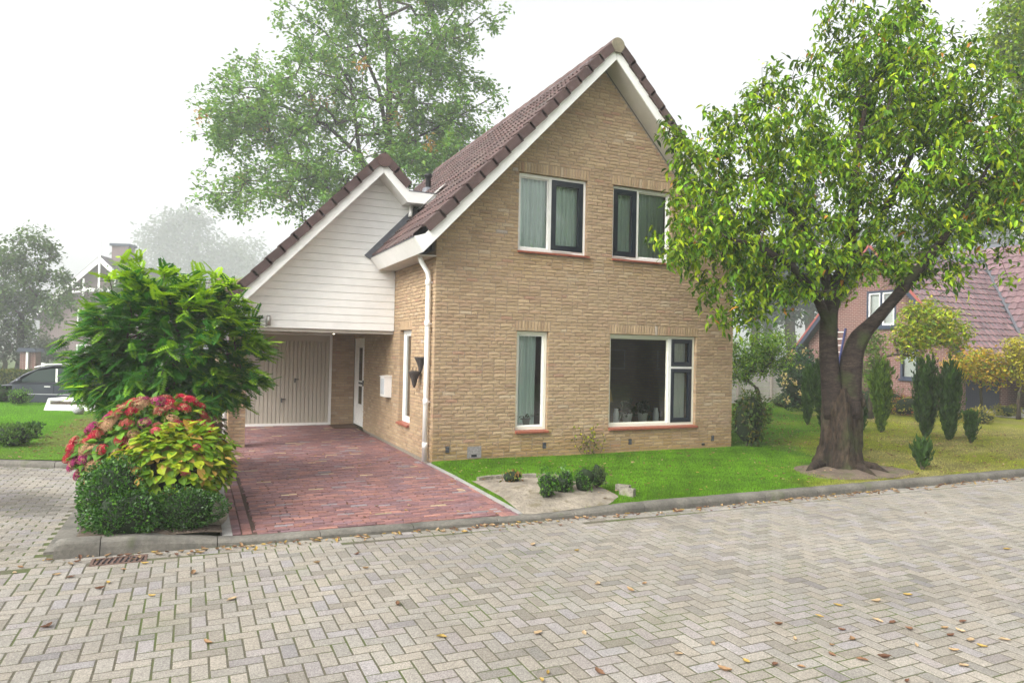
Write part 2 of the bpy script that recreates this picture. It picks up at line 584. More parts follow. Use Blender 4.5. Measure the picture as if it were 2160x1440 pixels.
# side street to the left of the planting bed: running bond, rows across
for r, y in enumerate(np.arange(-3.50, 8.4, .1075)):
    xs = np.arange(-11, -4.86, .215) + (.107 if r % 2 else 0)
    xs = xs[(y < 2.36 - .512 * (xs + 6.475)) & (xs < -4.9)]
    px_ = np.concatenate([px_, xs]); py_ = np.concatenate([py_, np.full(len(xs), y)]); pa_ = np.concatenate([pa_, np.zeros(len(xs))])
nfull = len(px_)
px_ = np.concatenate([px_, hxx]); py_ = np.concatenate([py_, hyy]); pa_ = np.concatenate([pa_, np.zeros(len(hxx))])
plen = np.where(np.arange(len(px_)) < nfull, .2095, .1018)
n = len(px_)
tone = rng.normal(1, .05, n) * np.where(rng.random(n) < .15, .80, 1.0)
pc = np.stack([.248 * tone, .233 * tone, .208 * tone], 1)
stn = np.exp(-(((px_ + 5.55) / .55) ** 2 + ((py_ + .75 + .9 * (px_ + 5.55)) / .8) ** 2) ** 2)
pc *= (1 - .55 * stn)[:, None]
warm = rng.random(n)
pc[:, 0] *= 1 + .05 * warm; pc[:, 2] *= 1 - .07 * warm + .10 * (rng.random(n) < .2)
GRATE = (-4.26, -3.80)
keep = ~((np.abs(px_ - GRATE[0]) < .24) & (np.abs(py_ - GRATE[1]) < .13))
px_, py_, pa_, pc, plen = px_[keep], py_[keep], pa_[keep], pc[keep], plen[keep]
Mp = block_mats(px_, py_, np.full(len(px_), ROADZ), pa_, plen, .1018, .06, jz=.0004, jt=.0012)
pieces(road, 'paver', stone_base(.035), Mp, pc, MT['paver'], limit=300, rest='far_pavers')
# where the pavers are too small to see, plain paved sheets
far_p = brick_texture('far_paving', (.36, .35, .325), (.31, .30, .285), (.14, .14, .10), bw=.21, bh=.105)
for nm, g in (('paving_beyond', sheet(15, 60, -14, -3.9, ROADZ).add([(-45, -14, ROADZ), (-9.1, -14, ROADZ), (-9.1, -3.5, ROADZ), (-45, -3.5, ROADZ)], [(0, 1, 2, 3)])
               .add([(-9.0, -14, ROADZ), (15, -14, ROADZ), (15, -10.5, ROADZ), (-9.0, -10.5, ROADZ)], [(0, 1, 2, 3)])
               .add([(-45, -3.46, ROADZ), (-11.1, -3.46, ROADZ), (-11.1, 8.4, ROADZ), (-45, 8.4, ROADZ)], [(0, 1, 2, 3)])),):
    part(nm, g, far_p, road)
# oil stain is in the pavers' wear; a darker patch of damp stays left to the material

# drain grate in the gutter
gr = thing('drain_grate', 'rusty iron drain grate in the gutter below the kerb corner', 'drain', (GRATE[0], GRATE[1], ROADZ))
g = G()
for a, b, c_, d in ((-.23, .23, -.12, -.095), (-.23, .23, .095, .12), (-.23, -.205, -.095, .095), (.205, .23, -.095, .095)):
    g.box(GRATE[0] + a, GRATE[0] + b, GRATE[1] + c_, GRATE[1] + d, ROADZ - .05, ROADZ + .005)
part('frame', g, MT['ironrust'], gr)
for i in range(9):
    x = GRATE[0] - .18 + i * .045
    part('bar', G().obox((x, GRATE[1], ROADZ + .001), (.011, .0, 0), (.012, .094, 0), (0, 0, .003)), MT['ironrust'], gr)
part('pit_shade', G().box(GRATE[0] - .204, GRATE[0] + .204, GRATE[1] - .094, GRATE[1] + .094, ROADZ - .4, ROADZ - .0015), MT['dark'], gr)  # solid dark box just under the bars stands in for the unlit hollow

# kerb of concrete stones
kerb = struct('kerb', G().add([(x, kerb_y(x) + dy, -.13) for x in np.linspace(-4.8, 14.5, 30) for dy in (.03, .12)],
              [(2 * i, 2 * i + 2, 2 * i + 3, 2 * i + 1) for i in range(29)]), MT['kerb'], label='low concrete kerb along the near edge of the plot')


def kerb_stone(xa, xb, parent, yf=kerb_y, zt=kerb_top, wdt=.15, shrink=.004):
    n = 9
    xs = np.linspace(xa + shrink, xb - shrink, n)
    V = []
    for i, x in enumerate(xs):
        y, z = float(yf(x)), float(zt(x))
        e = .012 if i in (0, n - 1) else 0
        h = z - ROADZ
        V += [(x, y, ROADZ - .1), (x, y + .004, ROADZ + .5 * h), (x, y + .012 + e * .3, z - .03), (x, y + .024 + e, z - .010 - e * .4), (x, y + .045 + e, z - e * .4), (x, y + wdt, z + .002 - e * .4), (x, y + wdt, ROADZ - .1)]
    k = 7
    F = [(i * k + j, i * k + k + j, i * k + k + j + 1, i * k + j + 1) for i in range(n - 1) for j in range(k - 1)]
    F += [tuple(range(k))[::-1], tuple(range((n - 1) * k, n * k))]
    return part('kerb_stone', G().add(V, F), MT['kerb'], parent)


edges = [-4.82, -4.44, -3.42, -2.42, -1.42, -.42, .58, 1.58] + [2.58 + i for i in range(13)]
for a, b in zip(edges[:-1], edges[1:]):
    kerb_stone(a, b, kerb)
# kerb across the side street, in front of the left lawn
def lk_y(x): return 2.36 - .512 * (np.asarray(x) + 6.475)
kerb2 = struct('kerb', G().add([(-14, lk_y(-14) + .03, -.13), (-4.7, lk_y(-4.7) + .03, -.13), (-4.7, lk_y(-4.7) + .1, -.13), (-14, lk_y(-14) + .1, -.13)], [(0, 1, 2, 3)]), MT['kerb'],
               label='dark concrete kerb between side street and left lawn')
for i in range(10):
    kerb_stone(-14.2 + i * .95, -13.25 + i * .95, kerb2, lk_y, lambda x: -.01 + 0 * np.asarray(x))

def drive_z(y): return np.interp(y, [-3.8, -1.2, 6.4], [-.045, 0.0, .004])
# planting bed with its edgings
xs = np.linspace(-4.68, -3.375, 9); ys = np.linspace(-3.52, 3.4, 30)
XX, YY = np.meshgrid(xs, ys, indexing='ij')
ZZ = .02 + .06 * np.sin((XX + 4.68) / 1.3 * math.pi) + .015 * vnoise(XX, YY, 5, 3)
ZZ = np.minimum(ZZ, np.interp(YY, [-3.52, -3.3], [.03, .2]))
def grid_faces(a, b):
    i = np.arange(a - 1)[:, None] * b; j = np.arange(b - 1)[None, :]
    return np.stack([i + j, i + b + j, i + b + j + 1, i + j + 1], -1).reshape(-1, 4)
struct('planting_bed', G().add(np.stack([XX, YY, ZZ], -1).reshape(-1, 3), grid_faces(9, 30)), MT['soil'], True, label='bare brown soil of the narrow planting bed beside the driveway')
edg = struct('bed_edging', G().add([(x_, y_, z_) for y_ in (-3.50, -1.2, 2.75) for x_, z_ in ((-3.372, -.1), (-3.372, float(drive_z(y_)) + .010), (-3.274, float(drive_z(y_)) + .006), (-3.274, -.1))], [(a + i, a + i + 1, a + i + 5, a + i + 4) for a in (0, 4) for i in range(3)] + [(0, 1, 2, 3)]), MT['concrete'], label='flat concrete strip between planting bed and driveway')
struct('bed_edging', G().box(-4.92, -4.685, -3.38, 2.0, -.16, -.072), MT['kerb'], label='narrow concrete edging on the street side of the bed')

# driveway of red clinkers
ys = np.linspace(-3.62, 6.38, 20)
drive = struct('driveway', G().add([(x, y, drive_z(y) - .012) for y in ys for x in (-3.272, -.10)], [(2 * i, 2 * i + 1, 2 * i + 3, 2 * i + 2) for i in range(19)]), MT['djoint'],
               label='driveway of purple red clinker bricks running into the carport')
dx, dy, dang, dL = [], [], [], []
for r, y in enumerate(np.arange(-3.60, 6.36, .0575)):
    xs = np.arange(-3.04 + (.105 if r % 2 else 0) + rng.uniform(-.02, .02), -.34, .207)
    xs = xs + rng.normal(0, .006, len(xs))
    if r % 2:
        dx.append(-2.985); dy.append(y); dang.append(0); dL.append(.098)
    for x in xs:
        dx.append(x + .1); dy.append(y + rng.normal(0, .002) + .0); dang.append(0); dL.append(.199)
for bx in (-3.235, -3.13, -.285, -.185, -.13):
    for y in np.arange(-3.56, 6.3, .207):
        dx.append(bx); dy.append(y + rng.normal(0, .004)); dang.append(math.pi / 2); dL.append(.199)
dx, dy, dang, dL = map(np.array, (dx, dy, dang, dL))
keep = (dy + dx * 0 > kerb_y(dx) + .18)
dx, dy, dang, dL = dx[keep], dy[keep], dang[keep], dL[keep]
n = len(dx)
pal = np.array([(.20, .105, .105), (.23, .115, .105), (.17, .095, .10), (.26, .13, .11), (.19, .115, .125), (.30, .15, .12), (.42, .33, .20), (.22, .20, .21)])
ch = rng.choice(8, n, p=[.24, .22, .18, .12, .13, .06, .02, .03])
dc = pal[ch] * rng.normal(.98, .11, n)[:, None]
dwid = np.where(dang > 1, .095, .0515)
dwid[dx > -.14] = .05
pieces(drive, 'clinker', stone_base(.02), block_mats(dx, dy, drive_z(dy), dang, dL, dwid, .05, jz=.002, jt=.006), dc, MT['clinker'], limit=300, rest='far_clinkers')
struct('driveway_edging', G().add([(-.098, y, drive_z(y) + .006) for y in (-3.62, -1.2, 0)] + [(-.025, y, drive_z(y) + .008) for y in (-3.62, -1.2, 0)] +
       [(-.098, y, -.1) for y in (-3.62, -1.2, 0)] + [(-.025, y, -.1) for y in (-3.62, -1.2, 0)],
       [(0, 1, 4, 3), (1, 2, 5, 4), (0, 6, 7, 1), (1, 7, 8, 2), (3, 4, 10, 9), (4, 5, 11, 10), (0, 3, 9, 6)]), MT['concrete'], label='pale concrete strip along the right edge of the driveway')


# ---- lawns: one sheet of turf on the right, one on the left; blades on top
def turf(x, y):
    r = (x + 3.69) / (y + 11.15) + .10 * vnoise(x, y, 1.3, 11) + .05 * vnoise(x, y, 5, 12)
    d = np.clip((r - 1.02) / .26, 0, 1)
    d = d * d * (3 - 2 * d)
    p = np.clip(.35 + 1.1 * vnoise(x, y, 1.6, 13) + .5 * vnoise(x, y, 6, 16), 0, 1) * d
    g = np.array([.115, .262, .010]); dry = np.array([.31, .345, .030]); straw = np.array([.46, .38, .17])
    c = g * (1 - d)[..., None] + dry * d[..., None]
    c = c * (1 - .6 * p)[..., None] + straw * (.6 * p)[..., None]
    return c * (1 + .16 * vnoise(x, y, 3.0, 14) + .2 * vnoise(x, y, 13.0, 15))[..., None]


def lawn_z(x, y):
    z = .030 + .010 * vnoise(x, y, 1.1, 21) - .03 * np.clip((x - 8) / 20, 0, 1)
    f = np.clip((y - kerb_y(x) - .12) / .7, 0, 1)
    return np.where(f < 1, z * f + (np.minimum(kerb_top(x), .035) - .004) * (1 - f), z)


xs = np.concatenate([[-.034], np.arange(-.03, 8, .16), np.arange(8, 40.1, .8)]); ys = np.concatenate([np.arange(-3.74, 0.3, .16), np.arange(.3, 30, .8)])
XX, YY = np.meshgrid(xs, ys, indexing='ij')
YY = np.where(YY < -3.6, np.maximum(YY, kerb_y(XX) + .14), YY)
MT['turf'] = material('turf', (1, 1, 1), .95, noise=((45, .55, 1.3, 4), (6, .8, 1.15, 4)), bump=((110, 1, .03),), spec=.1)
LZ = lawn_z(XX, YY); LZ[0] = -.08
XX = np.where((YY > -.02) & (XX < .2), .2 + .001 * XX, XX)
struct('lawn', G().add(np.stack([XX, YY, LZ], -1).reshape(-1, 3), grid_faces(len(xs), len(ys)), turf(XX, YY).reshape(-1, 3) * .62), MT['turf'], True,
       label='lawn right of the driveway, green by the house and yellowing to the right')
xs = np.linspace(-32, -4.69, 60); tt = np.linspace(0, 1, 30)
XX, TT = np.meshgrid(xs, tt, indexing='ij')
Y0 = lk_y(XX) + .14
YY = Y0 + TT * (16.2 - Y0)
def lturf(x, y):
    c = np.broadcast_to(np.array([.115, .30, .008]), x.shape + (3,)) * (1 + .12 * vnoise(x, y, 2, 31))[..., None]
    e = -6.35 + .12 * (y - 4.4) * .3
    p = ((x > e) & (y > 4.0)) * .75 + (y < 4.0) * .25
    p = np.clip(p * (1 + .4 * vnoise(x, y, 5, 32)), 0, 1)
    return c * (1 - p)[..., None] + np.array([.22, .235, .06]) * p[..., None]
struct('lawn', G().add(np.stack([XX, YY, .0 + .01 * vnoise(XX, YY, 1, 33)], -1).reshape(-1, 3), grid_faces(60, 30), lturf(XX, YY).reshape(-1, 3) * .7), MT['turf'], True,
       label='bright green lawn across the side street on the left')

tuft = np.array([(-.10, 0, 0), (.10, 0, 0), (.28, .14, .9), (-.30, .05, 0), (-.12, .10, 0), (-.46, -.10, .8), (.12, -.14, 0), (.28, -.08, 0), (.18, -.40, .7)])
tuft[:, 0:2] *= .6
tuftF = [np.array([(0, 1, 2), (3, 4, 5), (6, 7, 8)])]


def grass(name, x, y, z, h, colr, label):
    n = len(x)
    a = rng.uniform(0, 6.28, n)
    M = np.zeros((n, 4, 4))
    s = h * rng.uniform(.5, 1.2, n) * np.where(rng.random(n) < .12, 1.6, 1)
    wd = h * .75
    M[:, 0, 0] = np.cos(a) * wd; M[:, 0, 1] = -np.sin(a) * wd
    M[:, 1, 0] = np.sin(a) * wd; M[:, 1, 1] = np.cos(a) * wd
    M[:, 2, 2] = s
    M[:, 0, 3], M[:, 1, 3], M[:, 2, 3], M[:, 3, 3] = x, y, z - .004, 1
    c = colr * rng.normal(1, .16, n)[:, None]
    V, L, S, C = merge((tuft, tuftF), M, np.clip(c, .004, 1))
    o = bpy.data.objects.new(name, make_mesh(name, V, L, S, MT['blade'], C))
    link(o)
    tag(o, label, 'grass', None, 'stuff')


SANDP = [(-.02, -1.90), (.40, -1.84), (.85, -1.87), (1.34, -2.16), (1.52, -2.75), (1.48, -3.40), (1.15, -3.68), (-.05, -3.68)]


def in_poly(x, y, P):
    r = np.zeros(x.shape, bool)
    j = len(P) - 1
    for i in range(len(P)):
        xi, yi = P[i]; xj, yj = P[j]
        c = ((yi > y) != (yj > y)) & (x < (xj - xi) * (y - yi) / (yj - yi + 1e-12) + xi)
        r ^= c
        j = i
    return r


def soil_mask(x, y):
    d = np.hypot((x - 6.35) / 1.05, (y + 2.95) / .66) + .22 * vnoise(x, y, 3, 41)
    return d < 1


nx = 46000
x = rng.uniform(-.02, 6.9, nx); y = rng.uniform(-3.72, -.03, nx)
k = ~in_poly(x, y, SANDP) & ~soil_mask(x, y) & (y > kerb_y(x) + .13) & ~((x < .9) & (y > -.10 - .02))
x, y = x[k], y[k]
grass('lawn_grass', x, y, lawn_z(x, y), .036, turf(x, y) * 1.0, 'short bright green grass in front of the yellow brick house')
nx = 42000
x = 6.5 + 11 * rng.random(nx) ** 1.3; y = rng.uniform(-3.72, 9, nx)
k = ~soil_mask(x, y) & (y > kerb_y(x) + .13) & ((x > 6.75) | (y < -.1))
x, y = x[k], y[k]
grass('autumn_grass', x, y, lawn_z(x, y), .042, turf(x, y), 'yellowing grass of the lawn around the cherry tree and yews')
nx = 30000
x = rng.uniform(-12, -4.75, nx); y = rng.uniform(1.6, 15.5, nx)
k = (y > lk_y(x) + .15)
x, y = x[k], y[k]
grass('far_lawn_grass', x, y, np.zeros(len(x)), .045, lturf(x, y), 'bright grass of the lawn across the side street')

# moss standing in the joints of the side street and, thinner, of the street
nx = 2600
k_ = rng.integers(0, 28, nx)
x = -10.9 + .1075 * (2 * k_ + rng.integers(0, 2, nx)) + rng.normal(0, .006, nx); y = rng.uniform(-3.4, 3.5, nx)
ok = (y < lk_y(x) - .1) & (vnoise(x, y, 1.6, 61) > -.1) & (x < -4.95)
hx2 = np.concatenate([x[ok], -4.84 + rng.normal(0, .02, 160)]); hy2 = np.concatenate([y[ok], rng.uniform(-3.4, 1.8, 160)])
nx = 2600
x = rng.integers(-40, 120, nx) * .1075 + rng.normal(0, .006, nx); y = rng.uniform(-9, -4.1, nx)
ok = (vnoise(x, y, 1.1, 62) > .25)
hx2 = np.concatenate([hx2, x[ok]]); hy2 = np.concatenate([hy2, y[ok]])
grass('joint_moss', hx2, hy2, np.full(len(hx2), ROADZ + .002), .011, np.array([[.10, .15, .015]]) * np.ones((len(hx2), 1)), 'tufts of moss in the joints of the street pavers')

# bare soil under the cherry and the sandy patch beside the driveway
th = np.linspace(0, 2 * math.pi, 40, endpoint=False)
ring = [(1 + .22 * vnoise(6.35 + np.cos(t), -3.0 + np.sin(t), 3, 41) * .6) for t in th]
V = [(6.35, -3.0, .075)]
for f_ in (.5, 1.0):
    for t, rr in zip(th, ring):
        x_, y_ = 6.35 + 1.15 * rr * f_ * math.cos(t), -2.95 + .74 * rr * f_ * math.sin(t)
        V.append((x_, max(y_, -3.72), (.06 if f_ < .9 else .022)))
F = [(0, 1 + i, 1 + (i + 1) % 40) for i in range(40)] + [(1 + i, 41 + i, 41 + (i + 1) % 40, 1 + (i + 1) % 40) for i in range(40)]
MT['treesoil'] = material('tree_soil', (.14, .105, .08), .95, noise=((7, .65, 1.25, 5), (90, .7, 1.3, 3)), bump=((50, 1, .02),), tint=((4, (.07, .10, .02), .55, .7, .6),))
struct('tree_soil', G().add(V, F), MT['treesoil'], True, label='bare trodden earth round the foot of the cherry tree')
def resample(P, n):
    P = np.array(P + [P[0]], float)
    t = np.concatenate([[0], np.cumsum(np.linalg.norm(np.diff(P, axis=0), axis=1))])
    q = np.linspace(0, t[-1], n, endpoint=False)
    return np.stack([np.interp(q, t, P[:, 0]), np.interp(q, t, P[:, 1])], 1)
RP = resample(SANDP, 56)
cc_ = RP.mean(0)
V = [(cc_[0], cc_[1], .10)]
for f_ in (.25, .5, .72, .88, 1.0):
    for q in RP:
        x_, y_ = cc_ + (q - cc_) * f_
        V.append((x_, y_, float(lawn_z(np.array(x_), np.array(y_))) + .008 + .06 * (1 - f_ ** 3) + (.014 * float(vnoise(x_, y_, 7, 51)) if f_ < 1 else 0)))
F = [(0, 1 + i, 1 + (i + 1) % 56) for i in range(56)]
for r in range(4):
    F += [(1 + r * 56 + i, 57 + r * 56 + i, 57 + r * 56 + (i + 1) % 56, 1 + r * 56 + (i + 1) % 56) for i in range(56)]
struct('sand_patch', G().add(V, F), MT['sand'], True, label='patch of pale bare sand between driveway and lawn')
# edging stones round the sand patch
bo = struct('border_edging', G().box(.05, .09, -1.90, -1.86, -.05, .02), MT['stone'], label='row of old edging stones between sand patch and lawn')
pts = [(.18, -1.86), (.42, -1.82), (.66, -1.83), (.90, -1.87), (1.12, -1.96), (1.32, -2.08), (1.70, -3.16), (1.62, -3.38)]
for i, (x_, y_) in enumerate(pts):
    x2, y2 = pts[min(i + 1, len(pts) - 1)]
    a = math.atan2(y2 - y_, x2 - x_) if i < 5 else (-.9 if i == 5 else -1.1)
    c_, s_ = math.cos(a), math.sin(a)
    hh = .035 if i < 6 else .06
    part('edging_stone', G().obox((x_, y_, .055), (c_ * .105, s_ * .105, .004), (-s_ * .035, c_ * .035, 0), (0, 0, hh)), MT['stone'], bo)
# far side: side street beyond the left lawn, drive of the right house
struct('far_street', sheet(-60, -3.2, 15.6, 26, -.30), far_p, label='paved street behind the left lawn')
struct('neighbour_drive', sheet(21.3, 44, 2.9, 5.3, .035), far_p, label='paved strip in front of the neighbour\'s garage doors')
# ------------------------------------------------------------------ the yellow brick house with its carport
CH = 2.27 / 36                                   # brick course
XR, YB = 6.476, 9.6                              # right corner, back wall
SL = 1.06                                        # roof pitch
RX = 3.24                                        # ridge
WIN = {'a': (1.536, 2.165, 8 * CH, 36 * CH), 'b': (3.483, 5.530, 8 * CH, 36 * CH),
       'c': (1.519, 2.925, 59 * CH, 81 * CH), 'd': (3.496, 4.864, 59 * CH, 81 * CH)}
house = thing('brick_house', 'yellow brick detached house with steep brown tiled gable and white clad carport', 'house', (3.2, 4.5, 0))
bpal = np.array([(.47, .345, .205), (.44, .32, .19), (.49, .365, .22), (.41, .29, .175), (.46, .325, .20), (.52, .41, .27), (.44, .28, .18), (.48, .41, .33)])
bprob = [.30, .265, .17, .10, .13, .02, .014, .001]


def brick_base(seed=3):
    g = np.random.default_rng(seed)
    nu, nz = 5, 4
    V, F = [], []
    for i in range(nu):
        for k in range(nz):
            e = (i in (0, nu - 1)) or (k in (0, nz - 1))
            V.append((i / (nu - 1) - .5, (.035 if e else 0) + g.uniform(-.03, .03), k / (nz - 1) - .5))
    for i in range(nu - 1):
        for k in range(nz - 1):
            a = i * nz + k
            F.append((a, a + nz, a + nz + 1, a + 1))
    b = len(V)
    V += [(-.5, 1, -.5), (.5, 1, -.5), (.5, 1, .5), (-.5, 1, .5)]
    c00, c10, c11, c01 = 0, (nu - 1) * nz, nu * nz - 1, nz - 1
    F += [(c00, b, b + 1, c10), (c10, b + 1, b + 2, c11), (c11, b + 2, b + 3, c01), (c01, b + 3, b, c00)]
    return np.array(V, float), [np.array(F)]


BRICK = brick_base()


def brick_mats(u, z, L, H, origin, ud, nd, depth=.10):
    """bricks centred at (u, z) on a wall plane; ud along the wall, nd into the wall"""
    n = len(u)
    M = np.zeros((n, 4, 4))
    ud, nd = np.asarray(ud, float), np.asarray(nd, float)
    fl = np.where(rng.random(n) < .5, -1.0, 1.0)
    fz = np.where(rng.random(n) < .5, -1.0, 1.0)
    M[:, :3, 0] = (ud * 1.0)[None] * (L * fl)[:, None]
    M[:, :3, 1] = nd[None] * depth
    M[:, 2, 2] = H * fz
    M[:, :3, 3] = np.asarray(origin)[None] + ud[None] * u[:, None] + nd[None] * (rng.uniform(-.004, .004, n))[:, None]
    M[:, 2, 3] += z
    M[:, 3, 3] = 1
    return M


def lay(z0c, z1c, interval, holes, half=0.0):
    """wild bond: returns u, z, length"""
    U, Z, L = [], [], []
    for c in range(z0c, z1c):
        z = (c + .5) * CH
        segs = interval(z)
        for (h0, h1, hz0, hz1) in holes:
            if hz0 + .005 < z < hz1 - .005:
                ns = []
                for (a, b) in segs:
                    if h0 > a: ns.append((a, min(b, h0)))
                    if h1 < b: ns.append((max(a, h1), b))
                segs = [q for q in ns if q[1] - q[0] > .02]
        for (a, b) in segs:
            x = a
            first = True
            while x < b - .015:
                r = random.random()
                l = .1 if (first and (c % 2)) else (.155 if (first and r < .2) else (.1 if r < .10 else .21))
                first = False
                if x + l > b - .05: l = b - x
                U.append(x + l / 2); Z.append(z); L.append(min(l, .24) if l < .3 else l)
                x += l + .011
    return np.array(U), np.array(Z), np.array(L)


def soldiers(u0, u1, ztop):
    n = int(round((u1 - u0) / .0617))
    w_ = (u1 - u0) / n
    return [(u0 + (i + .5) * w_, ztop, w_ - .010) for i in range(n)]


def brick_cols(n, z=None):
    c = bpal[rng.choice(8, n, p=bprob)] * rng.normal(.92, .05, n)[:, None] * np.array([1.0, .985, 1.03])
    return c


def gable_z(x): return 7.27 - SL * abs(x - RX)


# ---- front wall
def front_int(z):
    if z < gable_z(0) - .05: return [(0.0, XR)]
    d = (7.22 - z) / SL
    return [(max(0, RX - d), min(XR, RX + d))] if d > .05 else []


sold = {'a': (1.50, 2.20, 36), 'b': (3.45, 5.57, 36), 'c': (1.49, 2.96, 81), 'd': (3.46, 4.90, 81)}
SH = .21
nS = 3.4
holes = [(x0 - .004, x1 + .004, z0 - .06, z1) for (x0, x1, z0, z1) in WIN.values()]
sh = [(a - .006, b + .006, zc * CH + .003, zc * CH + SH + .002) for a, b, zc in sold.values()]
U_, Z_, L_ = lay(0, 116, front_int, holes + [(a, b, z0, (round((z1) / CH)) * CH) for a, b, z0, z1 in sh])
H_ = np.full(len(U_), CH - .0095)
su, sz, sl, shh = [], [], [], []
for a, b, zc in sold.values():
    for (u, zt, w_) in soldiers(a, b, zc):
        su.append(u); sz.append(zc * CH + 1.5 * CH + .002); sl.append(w_); shh.append(3 * CH - .012)
U_ = np.concatenate([U_, su]); Z_ = np.concatenate([Z_, sz]); L_ = np.concatenate([L_, sl]); H_ = np.concatenate([H_, shh])
fw = G()
brk = sorted({0.014, XR - .012, RX} | {v for a in WIN.values() for v in (a[0] - .012, a[1] + .012)})
for xa, xb in zip(brk[:-1], brk[1:]):
    mid = (xa + xb) / 2
    hz = sorted([(z0 - .05, z1 + .012) for (x0, x1, z0, z1) in WIN.values() if x0 - .02 < mid < x1 + .02])
    z = -.25
    for (h0, h1) in hz:
        fw.prism([(xa, z), (xb, z), (xb, h0), (xa, h0)], 1, .009, .30)
        z = h1
    fw.prism([(xa, z), (xb, z), (xb, gable_z(xb)), (xa, gable_z(xa))], 1, .009, .30)
fwall = part('front_wall', fw, MT['mortar'], house)
bc = brick_cols(len(U_))
# damp, ochre bricks near the ground and below the sills
damp = np.clip((.55 - Z_ + rng.normal(0, .10, len(Z_))) / .5, 0, 1)
for (wx0, wx1, wz0, wz1) in WIN.values():
    damp = np.maximum(damp, .7 * ((U_ > wx0 - .1) & (U_ < wx1 + .1) & (Z_ < wz0 - .03)) * np.clip(1 - (wz0 - Z_ + rng.normal(0, .08, len(Z_))) / .5, 0, 1))
bc = bc * (1 - damp[:, None] * np.array([.16, .22, .42]))
patch = np.clip(vnoise(U_, Z_, 1.1, 91), 0, 1)[:, None]
bc = bc * (1 - .14 * patch) + .14 * patch * np.array([.46, .37, .29])
pieces(fwall, 'brick', BRICK, brick_mats(U_, Z_, L_, H_, (0, 0, 0), (1, 0, 0), (0, 1, 0)), bc, MT['brick'], limit=300, rest='upper_bricks',
       score=np.hypot(U_ + 3.69, 0 * U_ + 11.15) + .3 * np.abs(Z_ - 1.9) + np.where(L_ < .15, 1, 0))
part('plinth', G().box(-.012, XR + .012, -.022, .0115, -.2, .012), MT['concrete'], house)

# ---- left side wall (faces the driveway)
SW = (1.395, 2.15, 8 * CH, 36 * CH)
DOOR = (5.26, 6.39, 0, 2.16)
swg = G()
ybr = [.302, SW[0] - .012, SW[1] + .012, DOOR[0] - .012, DOOR[1] + .03, YB]
for i, (ya, yb) in enumerate(zip(ybr[:-1], ybr[1:])):
    mid = (ya + yb) / 2
    zt = 3.62
    z = -.25
    if SW[0] < mid < SW[1]:
        swg.prism([(ya, z), (yb, z), (yb, SW[2] - .05), (ya, SW[2] - .05)], 0, .012, .30)
        z = SW[3] + .012
    if DOOR[0] < mid < DOOR[1]: z = DOOR[3]
    swg.prism([(ya, z), (yb, z), (yb, zt), (ya, zt)], 0, .012, .30)
swg.box(.012, .30, .014, .302, -.25, 3.6)
swall = part('side_wall', swg, MT['mortar'], house)
U2, Z2, L2 = lay(0, 57, lambda z: [(.105, 6.40)] if int(z / CH) % 2 else [(.11, 6.40)],
                 [(SW[0] - .004, SW[1] + .004, SW[2] - .06, SW[3] + 3 * CH), (DOOR[0] - .004, DOOR[1] + .03, -1, DOOR[3])])
H2 = np.full(len(U2), CH - .011)
s2 = [(u, 37.5 * CH + .002, w_, 3 * CH - .012) for (u, zt, w_) in soldiers(SW[0] - .004, SW[1] + .004, 36)]
U2 = np.concatenate([U2, [q[0] for q in s2]]); Z2 = np.concatenate([Z2, [q[1] for q in s2]]); L2 = np.concatenate([L2, [q[2] for q in s2]]); H2 = np.concatenate([H2, [q[3] for q in s2]])
M2 = brick_mats(U2, Z2, L2, H2, (0, 0, 0), (0, 1, 0), (1, 0, 0))
pieces(swall, 'brick', BRICK, M2, brick_cols(len(U2)), MT['brick'], limit=0, rest='side_bricks')
# ---- other walls of the house
yb_ = brick_texture('yellow_brick_far', (.42, .31, .165), (.37, .265, .145), (.27, .245, .22))
part('side_wall', G().box(XR - .30, XR - .001, .301, YB, -.25, 3.62), yb_, house, label='right hand side wall')
g = G()
g.prism([(.0, -.25), (XR, -.25), (XR, 3.5), (RX, gable_z(RX)), (0, 3.5)], 1, YB, YB + .25)
part('back_wall', g, yb_, house)
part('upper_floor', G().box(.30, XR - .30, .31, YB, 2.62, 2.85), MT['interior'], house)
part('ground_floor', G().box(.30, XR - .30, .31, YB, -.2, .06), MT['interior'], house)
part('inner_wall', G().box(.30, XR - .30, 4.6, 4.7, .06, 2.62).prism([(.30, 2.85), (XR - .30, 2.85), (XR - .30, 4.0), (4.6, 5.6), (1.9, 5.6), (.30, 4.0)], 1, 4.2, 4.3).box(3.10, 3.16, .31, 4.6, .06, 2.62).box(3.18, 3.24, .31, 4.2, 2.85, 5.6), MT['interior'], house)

# ---- windows
I4 = np.eye(4)
SIDE = np.array([[0, 1, 0, 0], [-1, 0, 0, 0], [0, 0, 1, 0], [0, 0, 0, 1.0]])      # local x -> -Y, local y -> +X


def frame(parent, name, x0, x1, z0, z1, y0, y1, w_, mat, X=I4, wb=None):
    wb = wb or w_
    g = G().box(x0, x1, y0, y1, z0, z0 + wb).box(x0, x1, y0, y1, z1 - w_, z1)
    g.box(x0, x0 + w_, y0 + .001, y1 - .001, z0 + wb, z1 - w_).box(x1 - w_, x1, y0 + .001, y1 - .001, z0 + wb, z1 - w_)
    return part(name, g.xf(X), mat, parent)


def pane(parent, x0, x1, z0, z1, y, X=I4, tilt=0.0):
    g = G().add([(x0, y, z0), (x1, y + tilt, z0), (x1, y + tilt, z1), (x0, y, z1)], [(0, 1, 2, 3)])
    return part('pane', g.xf(X), MT['glass'], parent)


